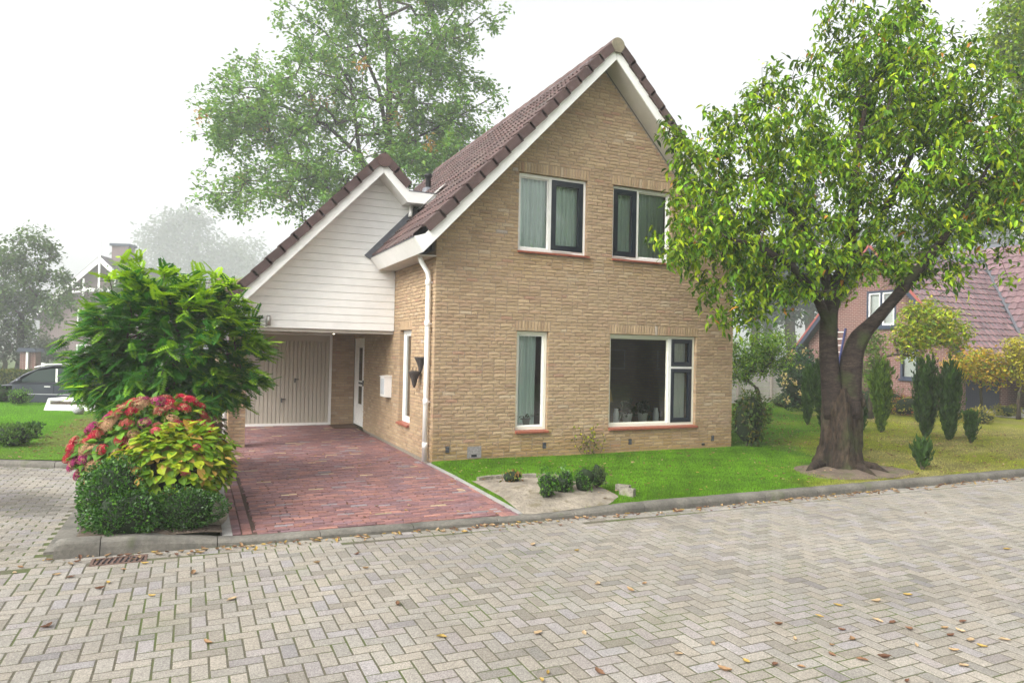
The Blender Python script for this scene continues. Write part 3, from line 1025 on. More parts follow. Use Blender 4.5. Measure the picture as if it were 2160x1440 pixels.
def sill(parent, x0, x1, z, X=I4, y0=-.05):
    n = max(3, int(round((x1 - x0) / .105)))
    w_ = (x1 - x0) / n
    for i in range(n):
        g = G().prism([(y0, z - .052), (.10, z - .052), (.10, z + .004), (y0, z - .018)], 0, x0 + i * w_ + .002, x0 + (i + 1) * w_ - .002)
        part('sill_tile', g.xf(X), MT['redsill'], parent)


def curtain(parent, x0, x1, z0, z1, y, waves, amp=.03, X=I4, seed=0, mat=None, lean=0.0):
    n = int(waves * 10)
    g_ = np.random.default_rng(seed)
    ph = np.cumsum(g_.uniform(.6, 1.4, n + 1)) / n * waves * 2 * math.pi
    xs = np.linspace(x0, x1, n + 1)
    V = []
    for z in np.linspace(z0, z1, 6):
        f = (z - z0) / (z1 - z0)
        for i in range(n + 1):
            V.append((xs[i] + lean * (1 - f) * math.sin(i * .11), y + amp * math.sin(ph[i]) * (.7 + .3 * (1 - f)) + amp * .4 * math.sin(ph[i] * .37 + 2 * f), z))
    a = n + 1
    F = np.array([(r * a + i, r * a + i + 1, (r + 1) * a + i + 1, (r + 1) * a + i) for r in range(5) for i in range(n)])
    return part('curtain', G().add(V, F).xf(X), mat or MT['curtain'], parent, True)


FY0, FY1 = .075, .155
def window(key, label):
    x0, x1, z0, z1 = WIN[key]
    wd = frame(house, 'window', x0, x1, z0, z1, FY0, FY1, .055, MT['cream' if key in 'ab' else 'white'])
    wd['label'] = label
    return wd, x0, x1, z0, z1


MT['curtain2'] = material('pleated_curtain', (.92, .93, .88), .9, trans=.08)
# narrow ground floor window
wd, x0, x1, z0, z1 = window('a', 'narrow white window left of the big ground floor window')
frame(wd, 'sash_frame', x0 + .055, x1 - .055, z0 + .055, z1 - .055, .10, .13, .028, MT['white'])
pane(wd, x0 + .083, x1 - .083, z0 + .083, z1 - .083, .118, tilt=.002)
sill(wd, x0 - .01, x1 + .02, z0)
curtain(wd, x0 + .04, x1 - .12, z0 + .06, z1 - .02, .26, 6, .03, seed=2)
# big ground floor window: fixed light, narrow casement and top light
wd, x0, x1, z0, z1 = window('b', 'wide white window with dark casement on the right')
xm = x1 - .60
part('mullion', G().box(xm - .035, xm + .035, FY0 + .002, FY1 - .002, z0 + .055, z1 - .055), MT['white'], wd)
zt = z1 - .62
part('transom', G().box(xm + .035, x1 - .055, FY0 + .003, FY1 - .003, zt - .022, zt + .022), MT['white'], wd)
frame(wd, 'glazing_bead', x0 + .055, xm - .035, z0 + .055, z1 - .055, .105, .13, .026, MT['cream'])
pane(wd, x0 + .08, xm - .06, z0 + .08, z1 - .08, .12, tilt=.004)
for (za, zb) in ((z0 + .055, zt - .022), (zt + .022, z1 - .055)):
    s_ = frame(wd, 'casement', xm + .035, x1 - .055, za, zb, .068, .128, .075, MT['navy'])
    pane(s_, xm + .108, x1 - .128, za + .073, zb - .073, .10, tilt=-.003)
    frame(s_, 'glazing_bead', xm + .110, x1 - .130, za + .075, zb - .075, .092, .10, .012, MT['navy'])
sill(wd, x0 - .01, x1 + .03, z0)
curtain(wd, xm + .05, x1 - .12, z0 + .05, z1 - .02, .20, 9, .022, seed=5, mat=MT['curtain2'])
curtain(wd, x0 + .02, x0 + .14, z0 + .05, z1 - .02, .36, 2, .02, seed=6, mat=MT['curtain2'])
part('window_board', G().box(x0 - .05, xm - .04, .20, .42, z0 - .02, z0 + .035), MT['white'], wd)
# upper windows
for key, dark_first, lab in (('c', False, 'upper left window with dark framed casement on its right'), ('d', True, 'upper right window with dark framed casement on its left')):
    wd, x0, x1, z0, z1 = window(key, lab)
    xm = x0 + (.66 if key == 'c' else .60)
    part('mullion', G().box(xm - .028, xm + .028, FY0 + .002, FY1 - .002, z0 + .055, z1 - .055), MT['white'], wd)
    A, B = (x0 + .055, xm - .028), (xm + .028, x1 - .055)
    cas, fix = (A, B) if dark_first else (B, A)
    s_ = frame(wd, 'casement', cas[0], cas[1], z0 + .05, z1 - .05, .062, .125, .095, MT['navy'])
    pane(s_, cas[0] + .09, cas[1] - .09, z0 + .14, z1 - .14, .10, tilt=.003)
    part('stay', G().box(cas[0] + .02, cas[1] - .25, .055, .068, z0 + .03, z0 + .046), MT['pvc'], s_)
    frame(wd, 'glazing_bead', fix[0], fix[1], z0 + .055, z1 - .055, .105, .13, .022, MT['white'])
    pane(wd, fix[0] + .02, fix[1] - .02, z0 + .075, z1 - .075, .118, tilt=-.003)
    sill(wd, x0 - .01, x1 + .05, z0, y0=-.045)
    curtain(wd, x0 + .03, (x0 + x1) / 2 - .01, z0 + .03, z1 + .02, .20, 8, .028, seed=8 + ord(key), lean=.03)
    curtain(wd, (x0 + x1) / 2 - .03, x1 - .03, z0 + .03, z1 + .02, .205, 8, .028, seed=18 + ord(key), lean=.03)
# side wall window and the front door (local x = -Y, so mirrored limits)
x0, x1, z0, z1 = -SW[1], -SW[0], SW[2], SW[3]
wd = frame(house, 'window', x0, x1, z0, z1, .08, .16, .055, MT['white'], SIDE)
wd['label'] = 'tall white window in the side wall facing the driveway'
frame(wd, 'sash_frame', x0 + .055, x1 - .055, z0 + .055, z1 - .055, .10, .14, .05, MT['white'], SIDE)
pane(wd, x0 + .1, x1 - .1, z0 + .1, z1 - .1, .12, SIDE)
sill(wd, x0 - .02, x1 + .01, z0, SIDE)
curtain(wd, x0 + .02, x1 - .05, z0 + .06, z1, .36, 7, .03, SIDE, seed=41)
x0, x1 = -DOOR[1] + .02, -DOOR[0]
dr = frame(house, 'front_door', x0, x1, .03, DOOR[3], .02, .10, .07, MT['white'], SIDE)
dr['label'] = 'white front door with two narrow glass panes inside the carport'
g = G().box(x0 + .07, x1 - .07, .05, .09, .05, DOOR[3] - .07)
lf = part('door_leaf', g.xf(SIDE), MT['white'], dr)
MT['blackglass'] = material('dark_door_glass', (.012, .013, .014), .08, spec=.6)
for (a, b) in ((.55, .98), (1.12, 1.92)):
    part('door_pane', G().box(x0 + .40, x1 - .38, .043, .0495, a, b).xf(SIDE), MT['blackglass'], lf)
part('letter_slot', G().box(x0 + .38, x1 - .36, .04, .0495, 1.03, 1.08).xf(SIDE), MT['dark'], lf)
part('handle', G().box(x1 - .18, x1 - .14, .01, .049, 1.0, 1.14).xf(SIDE), MT['lead'], lf)

# ---- vents and hatch low in the front wall
for i, (u, c) in enumerate(((.27, 3), (2.12, 3), (3.97, 3), (5.98, 3))):
    v = part('vent_grille', G().box(u - .035, u + .035, -.004, .06, .165, .275), MT['dark'], house)
    for k in range(4):
        part('slat', G().box(u - .033, u + .033, -.009, -.0045, .175 + k * .026, .187 + k * .026), MT['lead'], v)
h_ = part('hatch', G().box(.63, .89, -.006, .05, .055, .255), material('hatch_concrete', (.26, .24, .235), .9, noise=((30, .7, 1.2, 4),), bump=(60, .8, .01)), house)
part('hatch_hole', G().obox((.755, -.0075, .095), (.05, 0, 0), (0, .001, 0), (0, 0, .022)), MT['dark'], h_)
part('vent_hole', G().box(5.70, 5.78, -.004, .05, .085, .125), MT['dark'], house)

# ---- roof: boards, tiles, ridge
YF = -.40
def zb(x): return 7.29 - SL * abs(x - RX)
def roof_z(x): return 7.71 - SL * abs(x - RX)
bl = part('barge_board', G().prism([(RX - .004, zb(RX)), (RX - .004, zb(RX) + .27), (-.33, zb(-.33) + .27), (-.52, 3.715), (-.36, 3.475)], 1, YF - .025, YF), MT['white'], house)
part('barge_board', G().prism([(RX + .004, zb(RX)), (2 * RX + .36, zb(-.36)), (2 * RX + .52, 3.715), (2 * RX + .33, zb(-.33) + .27), (RX + .004, zb(RX) + .27)], 1, YF - .025, YF), MT['white'], house)
so = G()
for sg in (-1, 1):
    e = RX + sg * (RX + .02)
    so.prism([(RX, zb(RX) + .005), (e, zb(e) + .005), (e, zb(e) + .03), (RX, zb(RX) + .03)][::sg], 1, YF, .012)
part('soffit', so, MT['soffit'], house)
dk = G()
for sg in (-1, 1):
    e = RX + sg * 3.46
    dk.prism([(RX, 7.32), (e, zb(e) + .045), (e, roof_z(e) - .035), (RX, roof_z(RX) - .035)][::sg], 1, YF + .012, YB + .35)
roof = part('roof', dk, MT['lead'], house)


def tile_base():
    xs = np.linspace(0, 1, 13)
    prof = .5 + .5 * np.cos(xs * 4 * math.pi)
    prof = prof ** 1.6
    V = []
    for x, p in zip(xs, prof): V.append((x, 0, p - .9))        # lip bottom
    for x, p in zip(xs, prof): V.append((x, 0, p))
    for x, p in zip(xs, prof): V.append((x, 1, p - 1.0))
    k = len(xs)
    F = [(i, i + 1, k + i + 1, k + i) for i in range(k - 1)] + [(k + i, k + i + 1, 2 * k + i + 1, 2 * k + i) for i in range(k - 1)]
    return np.array(V, float), [np.array(F)]


TILE = tile_base()
tpal = np.array([(.085, .050, .046), (.075, .047, .044), (.095, .054, .048), (.075, .050, .046), (.09, .060, .053)])


def tile_field(origin, across, up, nrm, ncol, nrow, w_=.30, gauge=.335, keep=None, pal=tpal, h=.032):
    across, up, nrm, origin = [np.asarray(q, float) for q in (across, up, nrm, origin)]
    ci, ri = np.meshgrid(np.arange(ncol), np.arange(nrow), indexing='ij')
    ci, ri = ci.ravel(), ri.ravel()
    n = len(ci)
    P = origin + across * (ci * w_)[:, None] + up * (ri * gauge)[:, None] + nrm * (rng.normal(0, .0025, n))[:, None]
    M = np.zeros((n, 4, 4))
    M[:, :3, 0] = across * w_ * 1.0
    M[:, :3, 1] = up * (gauge + .055)
    M[:, :3, 2] = nrm * h
    M[:, :3, 3] = P + nrm * .012
    M[:, 3, 3] = 1
    c = pal[rng.integers(0, len(pal), n)] * rng.normal(1, .10, n)[:, None]
    if keep is not None:
        k = keep(P + across * w_ / 2)
        M, c = M[k], c[k]
    return M, c


CA, SA = math.cos(math.atan(SL)), math.sin(math.atan(SL))
# left slope of the main roof; leave out what the carport roof covers
ex = -.47
ML, CL_ = tile_field((ex, YB + .3, roof_z(ex) - .035), (0, -1, 0), (CA, 0, SA), (-SA, 0, CA), 34, 15)
MRt, CRt = tile_field((2 * RX - ex, YF + .06, roof_z(ex) - .035), (0, 1, 0), (-CA, 0, SA), (SA, 0, CA), 34, 15)
pieces(roof, 'roof_tile', TILE, np.concatenate([ML, MRt]), np.concatenate([CL_, CRt]), MT['tile'], limit=300, rest='far_roof_tiles', smooth=False,
       score=np.concatenate([np.linalg.norm(ML[:, :3, 3] - CAM, axis=1), np.full(len(MRt), 1e5)]))


def verge(parent, xa, za, sgx, y, nrow, gauge=.335, col=(.085, .052, .048)):
    """stepped verge tiles up a gable edge; (xa, za) = lower end on the roof surface"""
    up = np.array([sgx * CA, 0, SA]); nr = np.array([-sgx * SA, 0, CA])
    for i in range(nrow):
        c = np.array([xa, 0, za]) + up * (i * gauge + gauge / 2 + .0)
        L = gauge / 2 + .02
        t = up + nr * -.055
        t /= np.linalg.norm(t)
        n2 = np.cross(t, (0, 1, 0)) * (1 if np.cross(t, (0, 1, 0)) @ nr > 0 else -1)
        kk = rng.normal(1, .09)
        g = G()
        # flange hanging over the board, and the roll on top of it
        p0 = c - n2 * .055 + np.array([0, y, 0])
        g.obox(p0, t * L, np.array([0, .022, 0]), n2 * .075, np.array(col) * kk)
        g.obox(p0 + np.array([0, .10, 0]) + n2 * .062, t * L, np.array([0, .085, 0]), n2 * .022, np.array(col) * kk)
        part('verge_tile', g, MT['tile'], parent)


verge(roof, ex + .14, roof_z(ex + .14) - .01, 1, YF - .048, 15, .331)
verge(roof, 2 * RX - ex - .16, roof_z(ex + .16) - .01, -1, YF - .048, 15, .331)


def ridge(parent, x, z, y0, y1, r=.13, disc=True, col=(.10, .06, .054), cc=None):
    n = int(round((y1 - y0) / .42))
    L = (y1 - y0) / n
    for i in range(n):
        a, b = y0 + i * L, y0 + (i + 1) * L + .03
        th = np.linspace(-.25, math.pi + .25, 12)
        g = G()
        V = [(x + (r + d) * math.cos(t), yy, z + (r + d) * math.sin(t)) for yy, d in ((a, .012), (b, 0)) for t in th]
        V += [(x + (r - .02) * math.cos(t), a, z + (r - .02) * math.sin(t)) for t in th]
        k = 12
        F = [(j, j + 1, k + j + 1, k + j) for j in range(k - 1)] + [(2 * k + j, 2 * k + j + 1, j + 1, j) for j in range(k - 1)]
        g.add(V, F, np.array(col) * rng.normal(1, .08))
        rt = part('ridge_tile', g, MT['tile'], parent, True)
        if i == 0:
            th = np.linspace(0, 2 * math.pi, 20, endpoint=False) if disc else np.linspace(-.25, math.pi + .25, 16)
            cpt = [(x + (r + .004) * math.cos(t), z + (r + .004) * math.sin(t)) for t in th] if disc else \
                  [(x + (r + .004) * math.cos(t), z + (r + .004) * math.sin(t)) for t in th] + [(x - .06, z - .13), (x + .06, z - .13)]
            part('end_cap', G().prism(cpt, 1, a - .03, a + .01, cc or col), MT['tile'], rt)


ridge(roof, RX, roof_z(RX) - .17, YF - .05, YB + .3, disc=False, cc=(.22, .19, .13))
# eaves gutter boxes (white) along both sides
for sg in (-1, 1):
    fx = (lambda v: v) if sg < 0 else (lambda v: 2 * RX - v)
    y1_ = 2.57 if sg < 0 else YB + .3
    gt = part('eaves_gutter', G().prism([(fx(a), b) for a, b in ((-.52, 3.70), (-.36, 3.475), (-.345, 3.487), (-.503, 3.71))][::-sg], 1, YF + .002, y1_), MT['white'], house)
    part('eaves_soffit', G().prism([(fx(a), b) for a, b in ((-.36, 3.477), (.0, 3.477), (.0, 3.495), (-.36, 3.495))][::-sg], 1, -.001, y1_), MT['soffit'], gt)
    part('gutter_lining', G().prism([(fx(a), b) for a, b in ((-.53, 3.702), (-.53, 3.714), (-.44, 3.716), (-.44, 3.702))][::-sg], 1, YF - .01, y1_), MT['lead'], gt)
# downpipe at the corner
pp = part('downpipe', G().tube([(-.22, .20, 3.48), (-.20, .20, 3.40), (-.085, .19, 3.22), (-.07, .19, 3.12), (-.07, .19, 1.6), (-.075, .19, 0.01)], .042, 16), MT['pvc'], house, True)
for z in (.28, 1.02, 2.35, 3.05):
    part('pipe_socket', G().lathe([(.042, -.05), (.047, -.048), (.047, .048), (.042, .05)], (-.0725, .19, z), 16), MT['pvc'], pp, True)
    if z > .3: part('pipe_bracket', G().box(-.06, .01, .175, .205, z - .012, z + .012), MT['pvc'], pp)
# flue on the roof
fl = part('flue_pipe', G().lathe([(.065, -.15), (.065, .16), (.085, .165), (.085, .20), (.10, .21), (.10, .25), (.04, .27), (0, .27)], (1.5, 5.3, roof_z(1.5) + .12), 16), MT['dark'], house, True)
part('flue_flashing', G().lathe([(.17, -.16), (.13, .0), (.07, .03)], (1.5, 5.3, roof_z(1.5) + .02), 16), MT['lead'], fl, True)

# ---- carport: clad gable, ceiling, pillar, garage front
CX = -.39                                        # its ridge
YC, YCB = 2.6, 2.2                               # cladding plane, barge plane
def czb(x): return 5.335 - SL * abs(x - CX)
def croof(x): return 5.755 - SL * abs(x - CX)
P0 = .146
nb = 22
clad = part('gable_cladding', G().prism([(-3.2, 2.275), (-.01, 2.275), (-.01, 3.55), (.75, 4.85), (.2, 4.85), (CX, 5.36), (-3.2, czb(-3.2) + .03)], 1, YC + .024, YC + .05), MT['white'], house)
for i in range(nb):
    za, zb_ = 2.267 + i * P0, 2.267 + (i + 1) * P0 - .006
    if za > 5.3: break
    def lim(z):
        l = CX - (5.36 - z) / SL
        r = -.004 if z < 3.45 else min(RX - (7.30 - z) / SL, 99)
        if z > 4.84: r = min(r, CX + (5.36 - z) / SL)
        return max(l, -3.22), r
    zb_ = min(zb_, 5.34)
    l0, r0 = lim(za); l1, r1 = lim(zb_)
    V = [(l0, YC + .002, za), (r0, YC + .002, za), (r1, YC + .008, zb_), (l1, YC + .008, zb_), (l0, YC + .026, za), (r0, YC + .026, za), (r1, YC + .026, zb_), (l1, YC + .026, zb_)]
    part('cladding_plank', G().add(V, [(0, 1, 2, 3), (0, 4, 5, 1), (2, 6, 7, 3), (0, 3, 7, 4), (1, 5, 6, 2)]), MT['white'], clad)
croofp = G()
croofp.prism([(CX, 5.36), (-3.52, czb(-3.52) + .045), (-3.52, croof(-3.52) - .035), (CX, croof(CX) - .035)][::-1], 1, YCB + .012, 12.4)
croofp.prism([(CX, 5.36), (CX, croof(CX) - .035), (.13, croof(.13) - .035), (.13, czb(.13) + .045)][::-1], 1, YCB + .012, 12.4)
croofo = part('roof', croofp, MT['lead'], house, label='brown tiled roof over the carport')
part('barge_board', G().prism([(CX - .003, czb(CX)), (CX - .003, czb(CX) + .27), (-3.40, czb(-3.40) + .27), (-3.60, 2.36), (-3.48, czb(-3.48))], 1, YCB - .025, YCB), MT['white'], house)
part('barge_board', G().prism([(CX + .003, czb(CX)), (.10, czb(.10)), (.62, 4.82), (.82, 5.035), (.165, 5.035), (CX + .003, czb(CX) + .27)], 1, YCB - .025, YCB), MT['white'], house)
part('soffit', G().prism([(CX, czb(CX) + .005), (-3.46, czb(-3.46) + .005), (-3.46, czb(-3.46) + .03), (CX, czb(CX) + .03)][::-1], 1, YCB, YC + .02)
     .prism([(CX, czb(CX) + .005), (CX, czb(CX) + .03), (.1, czb(.1) + .03), (.1, czb(.1) + .005)][::-1], 1, YCB, YC + .02)
     .prism([(.1, 4.825), (.1, 4.845), (.64, 4.845), (.62, 4.825)][::-1], 1, YCB, YC + .02), MT['white'], house)
# valley gutter between the two roofs
part('valley_gutter', G().prism([(.10, 4.87), (.70, 4.87), (.80, 5.00), (.12, 5.00)], 1, YCB + .001, 12.0), MT['lead'], house)
part('gutter_lining', G().prism([(.12, 5.037), (.85, 5.037), (.86, 5.055), (.12, 5.055)], 1, YCB - .03, YCB + .12), MT['lead'], house)
Mc, Cc = tile_field((-3.50, 12.3, croof(-3.50) - .035), (0, -1, 0), (CA, 0, SA), (-SA, 0, CA), 33, 14, gauge=.330)
Mc2, Cc2 = tile_field((.16, YCB + .1, croof(.16) - .035), (0, 1, 0), (-CA, 0, SA), (SA, 0, CA), 33, 2, gauge=.36)
pieces(croofo, 'roof_tile', TILE, np.concatenate([Mc, Mc2]), np.concatenate([Cc, Cc2]), MT['tile'], limit=0, rest='carport_tiles')
verge(croofo, -3.42, croof(-3.42) - .01, 1, YCB - .048, 13, .331)
verge(croofo, .13, croof(.13) - .01, -1, YCB - .048, 2, .34)
ridge(croofo, CX, croof(CX) - .18, YCB - .05, 12.4)
# lead flashing where main roof meets the cladding, stub pipe under the valley gutter
lf_ = []
for z in np.linspace(3.70, 4.85, 8):
    x = RX - (7.71 - z) / SL
    lf_.append((x, z))
fg = G()
for (xa, za), (xb, zb_) in zip(lf_[:-1], lf_[1:]):
    fg.prism([(xa + .02, za - .02), (xb + .02, zb_ - .02), (xb - .10, zb_ + .055), (xa - .10, za + .055)], 1, YC - .03, YC - .004)
part('lead_flashing', fg, MT['lead'], house)
part('lead_flashing', G().add([(RX - (7.735 - z) / SL - .01 + dx, y, z + .035 - dx * 0) for y in (YCB + .35, YCB - .05) for z, dx in ((4.70, 0), (5.25, 0))], [(0, 1, 3, 2)]), MT['concrete'], house)
part('stub_pipe', G().tube([(.27, YC - .07, 4.84), (.27, YC - .07, 4.66), (.25, YC - .11, 4.60)], .042, 14), MT['pvc'], house, True)
# ceiling, bottom trim, pillar
ce = part('carport_ceiling', G().box(-3.10, -.002, YC + .03, 6.40, 2.265, 2.33), MT['soffit'], house)
for i in range(12):
    part('ceiling_board', G().box(-3.08 + i * .255, -3.08 + (i + 1) * .255 - .006, YC + .06, 6.36, 2.248, 2.264), MT['soffit'], ce)
part('beam_trim', G().box(-3.2, -.003, YC + .052, YC + .10, 2.20, 2.264), MT['soffit'], house)
def brick_pillar(x0, x1, y0, y1, z1, name='pillar'):
    p = part(name, G().box(x0 + .012, x1 - .012, y0 + .012, y1 - .012, -.2, z1), MT['mortar'], house)
    Ms = []
    for c in range(int(z1 / CH)):
        z = (c + .5) * CH
        a = .1 if c % 2 else .21
        for (u, l) in ((a / 2, a), ((a + .011 + (x1 - x0)) / 2, (x1 - x0) - a - .011)):
            Ms.append(brick_mats(np.array([u]), np.array([z]), np.array([l]), np.array([CH - .011]), (x0, y0, 0), (1, 0, 0), (0, 1, 0)))
        for yy in np.arange(y0 + .105, y1 - .02, .221):
            l = min(.21, y1 - yy)
            Ms.append(brick_mats(np.array([yy + l / 2]), np.array([z]), np.array([l]), np.array([CH - .011]), (x1, 0, 0), (0, 1, 0), (-1, 0, 0)))
            Ms.append(brick_mats(np.array([yy + l / 2]), np.array([z]), np.array([l]), np.array([CH - .011]), (x0, 0, 0), (0, 1, 0), (1, 0, 0)))
    Ms = np.concatenate(Ms)
    pieces(p, 'brick', BRICK, Ms, brick_cols(len(Ms)), MT['brick'], limit=0, rest='pillar_bricks')
    return p
pl_ = brick_pillar(-3.07, -2.765, 2.80, 3.10, 2.26)
part('downpipe', G().tube([(-3.13, 2.72, 2.30), (-3.13, 2.72, 0.0)], .038, 12), MT['pvc'], house, True)
part('eaves_gutter', G().prism([(-3.62, 2.28), (-3.46, 2.22), (-3.46, 2.36), (-3.64, 2.36)], 1, YCB, 12.3), MT['white'], house)
# garage front wall at the back of the carport
YG = 6.40
part('garage_wall', G().box(-.545, .012, YG, YG + .25, -.2, 2.3).box(-3.07, -2.76, YG, YG + .25, -.2, 2.3).box(-3.07, -2.9, YG + .25, 12.3, -.2, 2.4).box(-3.07, 0, 12.05, 12.3, -.2, 4.0), yb_, house)
Ug, Zg, Lg = lay(0, 36, lambda z: [(-.545, -.004)], [])
pieces(house.children[-1] if False else part('back_wall', G().box(-.545, -.004, YG - .002, YG + .01, -.1, 2.26), MT['mortar'], house), 'brick', BRICK,
       brick_mats(Ug, Zg, Lg, np.full(len(Ug), CH - .011), (0, YG - .012, 0), (1, 0, 0), (0, 1, 0)), brick_cols(len(Ug)), MT['brick'], limit=0, rest='garage_bricks')
gd = frame(house, 'garage_door', -2.76, -.547, .0, 2.262, YG - .03, YG + .05, .06, MT['white'])
gd['label'] = 'grey white garage door of vertical ribs'
part('door_header', G().box(-2.70, -.607, YG - .012, YG + .03, 2.06, 2.20), MT['garage'], gd)
part('door_back', G().box(-2.70, -.607, YG + .012, YG + .03, .03, 2.058), MT['garage'], gd)
nr = 22
w_ = 2.09 / nr
for i in range(nr):
    xa = -2.699 + i * w_
    g = G().prism([(xa + .008, YG - .012), (xa + w_ - .010, YG - .012), (xa + w_ - .001, YG + .0118), (xa - .001, YG + .0118)], 2, .05, 2.05)
    part('door_rib', g, MT['garage'], gd)
part('door_bottom_rail', G().box(-2.70, -.607, YG - .022, YG + .012, .025, .05), MT['garage'], gd)
for (x, z) in ((-1.42, 1.10), (-1.72, .62)):
    hd = part('handle', G().box(x - .015, x + .015, YG - .03, YG - .012, z - .06, z + .05), MT['dark'], gd)
    part('lever', G().box(x - .01, x + .09, YG - .055, YG - .031, z + .012, z + .030), MT['dark'], hd)
# ------------------------------------------------------------------ small things fixed to the house
MB = thing('mailbox', 'white letterbox on the side wall beneath the carport edge', 'mailbox', (-.07, 2.87, .92))
part('body', G().prism([(-.145, .93), (0.0, .915), (0.0, 1.345), (-.15, 1.33)], 1, 2.70, 3.05), MT['pvc'], MB)
part('lid', G().prism([(-.165, 1.332), (0.0, 1.347), (0.0, 1.365), (-.165, 1.348)], 1, 2.685, 3.065), MT['pvc'], MB)
part('front_panel', G().prism([(-.1505, .98), (-.147, .98), (-.150, 1.30), (-.154, 1.30)], 1, 2.74, 3.01), material('letterbox_panel', (.52, .55, .57), .35), MB)

MT['wicker'] = material('dark_wicker', (.06, .05, .045), .9, noise=((70, .4, 1.8, 3),), bump=((90, 1, .02),), stretch=(1, 1, 2))


def cone(c, r, h, label, twigs):
    t = thing('wall_planter', label, 'planter', (c[0], c[1], c[2] - h))
    prof = [(.012, -h), (.03, -h * .86), (r * .55, -h * .45), (r * .93, -.03), (r * 1.05, -.015), (r * 1.05, .012), (r * .9, .012), (r * .82, -.03), (0, -.04)]
    part('cone', G().lathe(prof, c, 18), MT['wicker'], t, True)
    part('hook', G().tube([(c[0] + r * .9, c[1], c[2] + .0), (-.005, c[1], c[2] + .05)], .006, 6), MT['dark'], t)
    if twigs:
        g = G()
        for k in range(9):
            a = rng.uniform(0, 6.28); q = rng.uniform(.2, .8) * r
            g.tube([(c[0] + q * math.cos(a), c[1] + q * math.sin(a), c[2] - .03), (c[0] + q * 1.3 * math.cos(a), c[1] + q * 1.3 * math.sin(a), c[2] + rng.uniform(.03, .09))], .004, 4)
        part('dry_twigs', g, MT['twig'], t)


cone((-.115, .74, 1.507), .105, .28, 'dark wicker cone planter hanging lower beside the side window', True)
cone((-.115, .38, 1.765), .105, .26, 'dark wicker cone planter hanging higher, half behind the downpipe', False)

# house number and wall lamp on the cladding
MT['enamel'] = material('dark_blue_enamel', (.012, .016, .04), .25, spec=.5)
MT['enwhite'] = material('white_enamel', (.8, .8, .8), .3)
hn = thing('house_number', 'dark blue enamel house number plate with white 4 on the cladding', 'number plate', (-2.66, 2.58, 2.30))
part('plate', G().box(-2.76, -2.56, 2.582, 2.598, 2.275, 2.405), MT['enamel'], hn)
part('digit', G().beam((-2.675, 2.580, 2.30), (-2.675, 2.580, 2.385), .004, .016, up=(1, 0, 0)).beam((-2.73, 2.5802, 2.325), (-2.66, 2.5802, 2.325), .004, .014).beam((-2.728, 2.5804, 2.325), (-2.682, 2.5804, 2.385), .004, .014), MT['enwhite'], hn)
wl = thing('wall_lamp', 'small cylindrical outdoor lamp on the white cladding', 'lamp', (-2.42, 2.55, 2.30))
part('back_plate', G().box(-2.465, -2.375, 2.58, 2.598, 2.305, 2.42), MT['concrete'], wl)
part('tube', G().lathe([(.0, .0), (.036, .0), (.036, .17), (.026, .172), (.024, .15)], (-2.42, 2.54, 2.31), 16), material('brushed_steel', (.5, .5, .47), .35, metallic=.8), wl, True)
part('cap', G().lathe([(.0, .0), (.03, .0), (.03, .012), (.0, .012)], (-2.42, 2.54, 2.475), 16), MT['dark'], wl)
part('bracket', G().box(-2.43, -2.41, 2.54, 2.585, 2.35, 2.37), MT['dark'], wl)
sp = thing('downlight', 'small lit downlight in the carport ceiling', 'lamp', (-.66, 5.60, 2.24))
em = bpy.data.materials.new('warm_lamp'); em.use_nodes = True
e_ = em.node_tree.nodes.new('ShaderNodeEmission'); e_.inputs[0].default_value = (1, .85, .6, 1); e_.inputs[1].default_value = 12
em.node_tree.links.new(e_.outputs[0], em.node_tree.nodes['Material Output'].inputs['Surface'])
part('bulb', G().lathe([(0, 0), (.022, .0), (.022, .012)], (-.66, 5.60, 2.233), 14), em, sp)
part('rim', G().lathe([(.024, .0), (.045, .0), (.048, .012)], (-.66, 5.60, 2.2355), 18), MT['pvc'], sp)
solo('doormat', G().box(-.62, -.06, 5.45, 6.2, .006, .024), material('coir_mat', (.10, .06, .035), 1, noise=((80, .6, 1.4, 3),), bump=(150, 1, .01)), 'brown coir doormat in front of the carport door', 'doormat')

# things seen through the windows
MT['pot'] = material('glazed_white_pot', (.72, .72, .70), .3, spec=.5)
MT['greypot'] = material('grey_pot', (.22, .22, .22), .5)
MT['shade'] = material('tan_lamp_shade', (.55, .34, .13), .9, trans=.4)
for (x, lab) in ((3.66, 'tan lamp shade at the left edge of the big window'), (5.20, 'tan lamp shade behind the right casement of the big window')):
    t = thing('table_lamp', lab, 'lamp', (x, .40, .55))
    part('shade', G().lathe([(.095, .0), (.145, -.24), (.138, -.24), (.088, .0)], (x, .40, 1.20), 18), MT['shade'], t, True)
    part('base', G().lathe([(.0, .0), (.08, .0), (.07, .03), (.03, .1), (.05, .3), (.02, .36), (.012, .46), (0, .46)], (x, .40, .56), 14), MT['pot'], t, True)
for (x, lab) in ((3.85, 'white enamel can left of the pot plants in the big window'), (4.79, 'white enamel can right of the pot plants in the big window')):
    t = thing('enamel_can', lab, 'can', (x, .31, .54))
    part('body', G().lathe([(0, 0), (.055, 0), (.058, .02), (.058, .19), (.04, .24), (.038, .28), (.045, .29), (.0, .29)], (x, .31, .54), 16), MT['pot'], t, True)
    part('handle', G().tube([(x + .05, .31, .72), (x + .11, .30, .76), (x + .12, .30, .66), (x + .06, .31, .62)], .008, 6), MT['dark'], t)


